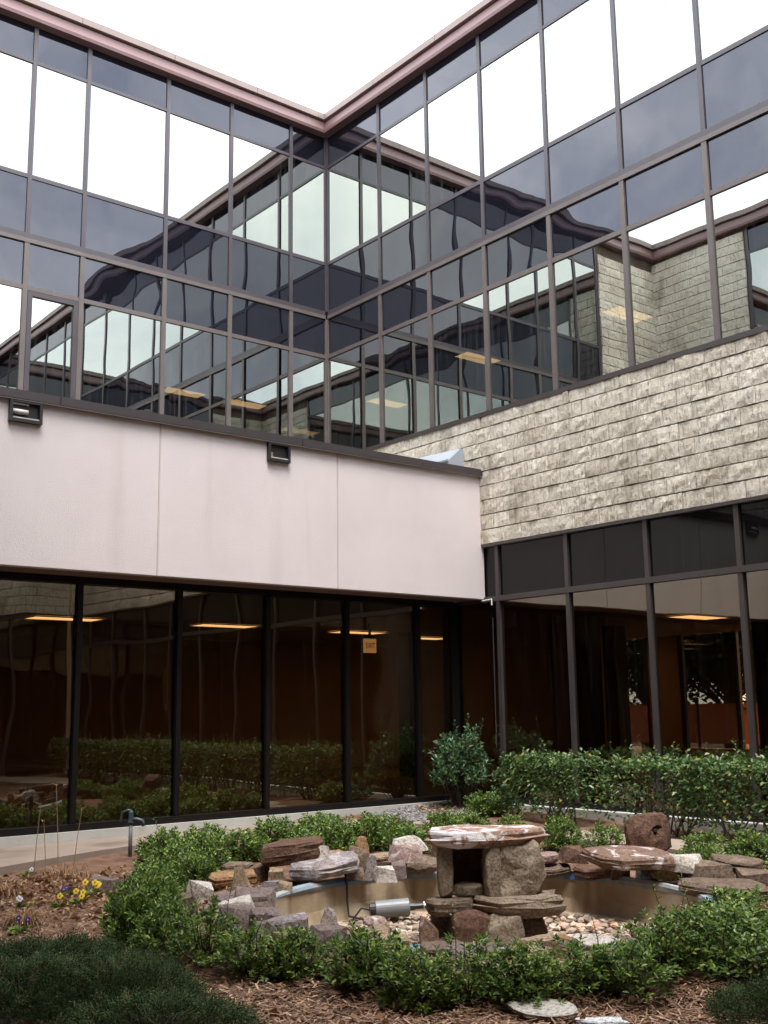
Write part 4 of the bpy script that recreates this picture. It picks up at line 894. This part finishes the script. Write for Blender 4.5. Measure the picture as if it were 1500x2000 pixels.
# ---- feathery juniper mats
def juniper(seed, rx, ry, h, n):
    r = random.Random(seed); mb = MB(); st = MB()
    for k in range(n):
        a = r.uniform(0, 6.283); q = math.sqrt(r.random()); x = rx*q*math.cos(a); y = ry*q*math.sin(a)
        z = h*(1-.75*q*q)*r.uniform(.6, 1)*(1+.3*noise.noise(Vector((x*3, y*3, seed)))); d = Vector((math.cos(a)*.8+r.uniform(-.7, .7), math.sin(a)*.8+r.uniform(-.7, .7), r.uniform(.1, .9))).normalized()
        p = Vector((x, y, z)); L = r.uniform(.07, .13); s = d.orthogonal().normalized(); s.rotate(Matrix.Rotation(r.uniform(0, 6.28), 3, d))
        for m in range(7):
            b = p+d*L*m/7; sd_ = s*(1 if m % 2 else -1); e = b+(d*.8+sd_*.7).normalized()*.036*(1-m*.08); c = b+(d).normalized()*.02; i0 = len(mb.v)
            mb.v += [tuple(b), tuple(b.lerp(e, .6)+d*.006), tuple(e), tuple(b.lerp(e, .5)-d*.004)]; mb.f.append((i0, i0+1, i0+2, i0+3)); mb.mi.append(0)
        if k % 12 == 0: st.tube([Vector((x*.2, y*.2, -.03)), Vector((x*.6, y*.6, z*.6)), p], [.006, .004, .002], 4, caps=False)
    return mb.mesh('foliage', ['leaf_juniper']), st.mesh('stems', ['twig'])
JM = [juniper(3, .55, .5, .26, 2600), juniper(4, .45, .45, .2, 1800)]
JL = 'dark feathery juniper spreading over the mulch beside the pansies'
for x, y, m, s in ((-8.30, -8.85, 0, 1.05), (-7.98, -9.15, 0, .8), (-7.95, -8.35, 0, .85), (-8.3, -8.2, 1, 1.0), (-8.05, -9.75, 1, .9), (-7.75, -8.75, 1, .7)):
    plant('juniper', JM[m], x, y, r.uniform(0, 6.28), (s, s, .78), JL, 'juniper', 'juniper beside the pansies')
for x, y, m, s in ((-5.75, -11.35, 1, .7), (-5.45, -11.45, 1, .8)):
    plant('juniper', JM[m], x, y, r.uniform(0, 6.28), (s, s, .8), 'low juniper sprig mat on the mulch near the white stone scraps', 'juniper', 'juniper near the scraps')

# ---- straw mulch, dead leaves
def litter():
    r = random.Random(12); mb = MB(); dl = MB()
    def ok(x, y): return math.hypot(x-PC.x, y-PC.y) > 1.75 and x < -2.4
    cnt = 0
    while cnt < 31000:
        if r.random() < .8: x, y = (r.uniform(-8.9, -5.2), r.uniform(-11.6, -4.3)) if r.random() < .72 else (r.uniform(-6.5, -2.5), r.uniform(-13.0, -9.8))
        else: x, y = r.uniform(-7.6, -5.6), r.uniform(-11.4, -9.4)
        if not ok(x, y) or (y > -4.9 and x > -6.9): continue
        cnt += 1
        z = gz(x, y)+.004+r.uniform(0, .018); a = r.uniform(0, 3.14); L = r.uniform(.02, .085); w = r.uniform(.0015, .0045)*1.3; ti = r.uniform(-.35, .35)
        d = Vector((math.cos(a), math.sin(a), ti))*L/2; s = Vector((-math.sin(a), math.cos(a), 0))*w; p = Vector((x, y, z)); b = len(mb.v)
        mb.v += [tuple(p-d-s), tuple(p-d+s), tuple(p+d+s), tuple(p+d-s)]; mb.f.append((b, b+1, b+2, b+3)); mb.mi.append(0)
    o = mb.build('pine_straw', 'straw'); tag(o, 'reddish pine straw and shredded bark covering the bed', 'mulch', kind='stuff')
    n = 0
    while n < 1500:
        if r.random() < .62: x, y = r.gauss(-6.75, .42), r.gauss(-5.7, .75)
        else: x, y = r.uniform(-8.6, -5.4), r.uniform(-11.5, -4.8)
        if not ok(x, y) or (y > -4.85 and x > -7.3): continue
        n += 1; p = Vector((x, y, gz(x, y)+.012+r.uniform(0, .03)))
        leaf(dl, p, Vector((r.uniform(-1, 1), r.uniform(-1, 1), r.uniform(-.1, .5))), r.choice((.03, .045, .06)), r, .5, fold=r.uniform(-.3, .9), droop=.3)
    for k in range(140):
        x, y = r.uniform(-1.3, -.5), r.uniform(-4.0, -3.3); leaf(dl, Vector((x, y, gz(x, y)+.02)), Vector((r.uniform(-1, 1), r.uniform(-1, 1), .3)), .05, r, .55)
    o = dl.build('dead_leaves', 'dead_leaf'); tag(o, 'dry curled tan leaves lying on the mulch', 'leaves', kind='stuff')
litter()

# ---- garden tap
hx, hy = -5.47, -4.25
hy0 = thing('garden_tap', (hx, hy, .03), 'freestanding garden tap on a grey pipe with blue lever at the path edge', 'tap')
MB().tube([(hx, hy, .0), (hx, hy, .36)], .019, 12).build('pipe', 'pipe_grey', hy0, smooth=True)
rv = Vector((math.cos(CAMROT), math.sin(CAMROT), 0)); c0 = Vector((hx, hy, .36))
MB().tube([c0, c0+Vector((0, 0, .02)), c0+Vector((0, 0, .021)), c0+Vector((0, 0, .10)), c0+Vector((0, 0, .12))], [.03, .03, .024, .024, .014], 12).build('valve_head', 'hydrant_paint', hy0)
MB().tube([c0+Vector((0, 0, .03)), c0+rv*.06+Vector((0, 0, .035)), c0+rv*.11+Vector((0, 0, .02)), c0+rv*.125+Vector((0, 0, -.03))], [.018, .017, .016, .02], 10).build('spout', 'hydrant_paint', hy0, smooth=True)
MB().tube([c0+Vector((0, 0, .115)), c0-rv*.03+Vector((0, 0, .12)), c0-rv*.085+Vector((0, 0, .10)), c0-rv*.10+Vector((0, 0, .02)), c0-rv*.10+Vector((0, 0, -.0))], [.012, .012, .012, .011, .009], 8).build('lever', 'hydrant_paint', hy0, smooth=True)

# ---- pansies
def pansy(x, y, colr, lab, n=3, s=1.0):
    t_ = thing('pansy', (x, y, gz(x, y)), lab, 'flower', 'pansies in the mulch'); r = random.Random(int(x*1000+y*77)); lf = MB(); stm = MB()
    for k in range(26):
        a = r.uniform(0, 6.28); leaf(lf, Vector((x+.02*math.cos(a), y+.02*math.sin(a), gz(x, y)+.01)), Vector((math.cos(a), math.sin(a), r.uniform(.2, 1))), .06*s, r, .5)
    lf.build('leaves', 'leaf_pond', t_)
    for k in range(n):
        p = Vector((x+r.uniform(-.05, .05), y+r.uniform(-.05, .05), gz(x, y)+r.uniform(.06, .10)*s)); fl_ = MB(); stm.tube([(x, y, gz(x, y)), tuple(p)], .002, 4, caps=False)
        nrm = Vector((-.55, -.65, .45)).normalized(); q = nrm.orthogonal().normalized()
        for m in range(5):
            d = q.copy(); d.rotate(Matrix.Rotation(m*1.2566, 3, nrm)); sd_ = nrm.cross(d); L = .021*s; b = len(fl_.v)
            fl_.v += [tuple(p), tuple(p+d*L*.6+sd_*L*.5+nrm*.003), tuple(p+d*L+sd_*L*.2), tuple(p+d*L-sd_*L*.2), tuple(p+d*L*.6-sd_*L*.5+nrm*.003)]; fl_.f.append(tuple(range(b, b+5))); fl_.mi.append(0)
        f_ = fl_.build('flower', colr, t_)
        c_ = MB(); c_.tube([tuple(p+nrm*.002), tuple(p+nrm*.006)], .005*s, 6); c_.build('flower_eye', 'petal_violet' if colr != 'petal_violet' else 'petal_yellow', f_)
    stm.build('stems', 'leaf_pond', t_)
pansy(-6.62, -5.95, 'petal_yellow', 'taller yellow pansy beside the dark mauve stone', 4, 1.25); pansy(-6.86, -6.22, 'petal_yellow', 'yellow pansy cluster of two blooms on the mulch', 3, 1.1)
pansy(-7.05, -6.30, 'petal_yellow', 'single yellow pansy with dark centre', 1, 1.1); pansy(-7.19, -6.02, 'petal_white', 'white pansy with green leaves on the mulch', 2)
pansy(-6.72, -4.86, 'petal_white', 'small white pansy at the edge of the concrete path', 1); pansy(-6.80, -5.85, 'petal_violet', 'violet pansy behind the yellow ones', 2); pansy(-7.62, -7.05, 'petal_violet', 'dark blue violet pansy close to the juniper', 2)

# ---- clumps of dry curled grass
for i, (x, y, n, lab) in enumerate(((-7.50, -6.80, 170, 'tan clump of dry curled grass between the pansies and the juniper'), (-6.48, -5.02, 90, 'small dry grass tuft at the path edge below the weed stalks'), (-7.15, -5.55, 80, 'small dry grass tuft in the mulch behind the white pansy'))):
    t_ = thing('withered_clump', (x, y, gz(x, y)), lab, 'withered plant', 'withered clumps'); r = random.Random(200+i); g_ = MB()
    for k in range(n):
        a = r.uniform(0, 6.28); q = r.uniform(0, .10); p = Vector((x+q*math.cos(a), y+q*math.sin(a), gz(x, y)-.01)); d = Vector((math.cos(a), math.sin(a), 0)); L = r.uniform(.10, .26); w_ = r.uniform(.002, .0045); s_ = Vector((-d.y, d.x, 0))*w_
        pts = [p, p+d*L*.25+Vector((0, 0, L*.40)), p+d*L*.6+Vector((0, 0, L*.45)), p+d*L*.85+Vector((0, 0, L*r.uniform(.05, .3)))]; b = len(g_.v)
        for m, c in enumerate(pts): g_.v += [tuple(c-s_*(1-m*.25)), tuple(c+s_*(1-m*.25))]
        for m in range(3): g_.f.append((b+2*m, b+2*m+1, b+2*m+3, b+2*m+2)); g_.mi.append(0)
    g_.build('blades', 'dead_leaf', t_)

# ---- dry weed stalks
for i, (x, y, h, lab) in enumerate(((-6.70, -4.95, .62, 'dry weed stalk with a drooping seed head'), (-6.30, -4.52, .72, 'tallest dry weed stalk, crossing the storefront mullion'), (-6.20, -4.62, .50, 'thin bare weed stalk leaning beside the tallest one'), (-6.62, -5.02, .46, 'short bare weed stalk at the path edge'))):
    t_ = thing('dry_stalk', (x, y, gz(x, y)), lab, 'weed', 'dry weed stalks'); r = random.Random(i); p0 = Vector((x, y, gz(x, y)-.01)); ln = rv*r.uniform(-.06, .06)
    MB().tube([p0, p0+Vector((0, 0, h*.5))+ln*.4, p0+Vector((0, 0, h))+ln, p0+Vector((0, 0, h*(.99 if i else 1.02)))+ln-rv*(.05 if i == 0 else .0)+Vector((0, 0, .02 if i else -.0))], [.0045, .0035, .0025, .0018], 5).build('stem', 'dry_stalk', t_)
    hd = MB()
    for m in range(6 if i < 2 else 3): leaf(hd, p0+Vector((0, 0, h))+ln-rv*(.05 if i == 0 else 0), Vector((r.uniform(-.6, .6), r.uniform(-.6, .6), -.6 if i == 0 else .9)), .05, r, .3)
    hd.build('seed_head', 'dead_leaf', t_)

# ---- pale stone scraps on the mulch in front
o = bpy.data.objects.new('flagstone', stone_mesh(.37, .26, .035, 'slab', 333, 'flagstone_pale', .5)); put(o, (-6.50, -10.58, gz(-6.5, -10.58)+.005), None); o.rotation_euler = (.08, .05, CAMROT+.3)
tag(o, 'pale buff flagstone lying flat on the mulch', 'stone')
o = bpy.data.objects.new('stone_scrap', stone_mesh(.24, .13, .025, 'slab', 341, 'scrap_white', .5)); put(o, (-6.44, -10.86, gz(-6.44, -10.86)+.006), None); o.rotation_euler = (-.06, .04, CAMROT+.1)
tag(o, 'bluish white broken scrap on the mulch beside the buff flagstone', 'stone')

# ------------------------------------------------------------------ beyond the far windows: safety net and a tree
ft = thing('safety_net', (14, 1, 0), 'orange safety netting on posts seen through the far windows', 'fence')
for k, (a, b) in enumerate(((-2.2, .3), (.36, 3.0), (3.06, 6.0))): bx('net_panel', 'orange_net', ft, 13.98, 14.0, a, b, .45, 1.45)
for y in (-2.23, .33, 3.03, 6.03): bx('post', 'column_dark', ft, 13.97, 14.01, y-.025, y+.025, 0, 1.6)
def outside_tree(x, y, h, lab, seed):
    t_ = thing('tree', (x, y, 0), lab, 'tree', 'trees beyond the far windows'); r = random.Random(seed); tr = MB(); cr_ = MB()
    tr.tube([(x, y, -.1), (x+.1, y, h*.35), (x+.05, y+.1, h*.6)], [.22, .17, .1], 9)
    for k in range(60):
        a = r.uniform(0, 6.28); z = h*r.uniform(.18, .6); e = Vector((x+math.cos(a)*r.uniform(1, 2.3), y+math.sin(a)*r.uniform(1, 2.3), z+r.uniform(.6, 2)))
        tr.tube([(x+.05, y+.05, z), tuple(Vector((x, y, z)).lerp(e, .5)+Vector((0, 0, .25))), tuple(e)], [.06, .035, .012], 5, caps=False)
        for m in range(170):
            p = e+Vector((r.gauss(0, .5), r.gauss(0, .5), r.gauss(0, .4))); leaf(cr_, p, Vector((r.uniform(-1, 1), r.uniform(-1, 1), r.uniform(-.5, .5))), .2, r, .6)
    tr.build('trunk', 'bark', t_); cr_.build('crown', 'leaf_tree', t_)
outside_tree(15.5, 3.1, 6.0, 'grey green tree seen through the storefront and its far windows', 1)
outside_tree(16.2, .4, 5.5, 'bushy tree standing behind the orange netting', 3)
outside_tree(19.5, 4.8, 7.5, 'tall tree far behind the orange netting', 4)
outside_tree(17.0, 7.0, 6.5, 'second tree farther off through the far windows', 2)
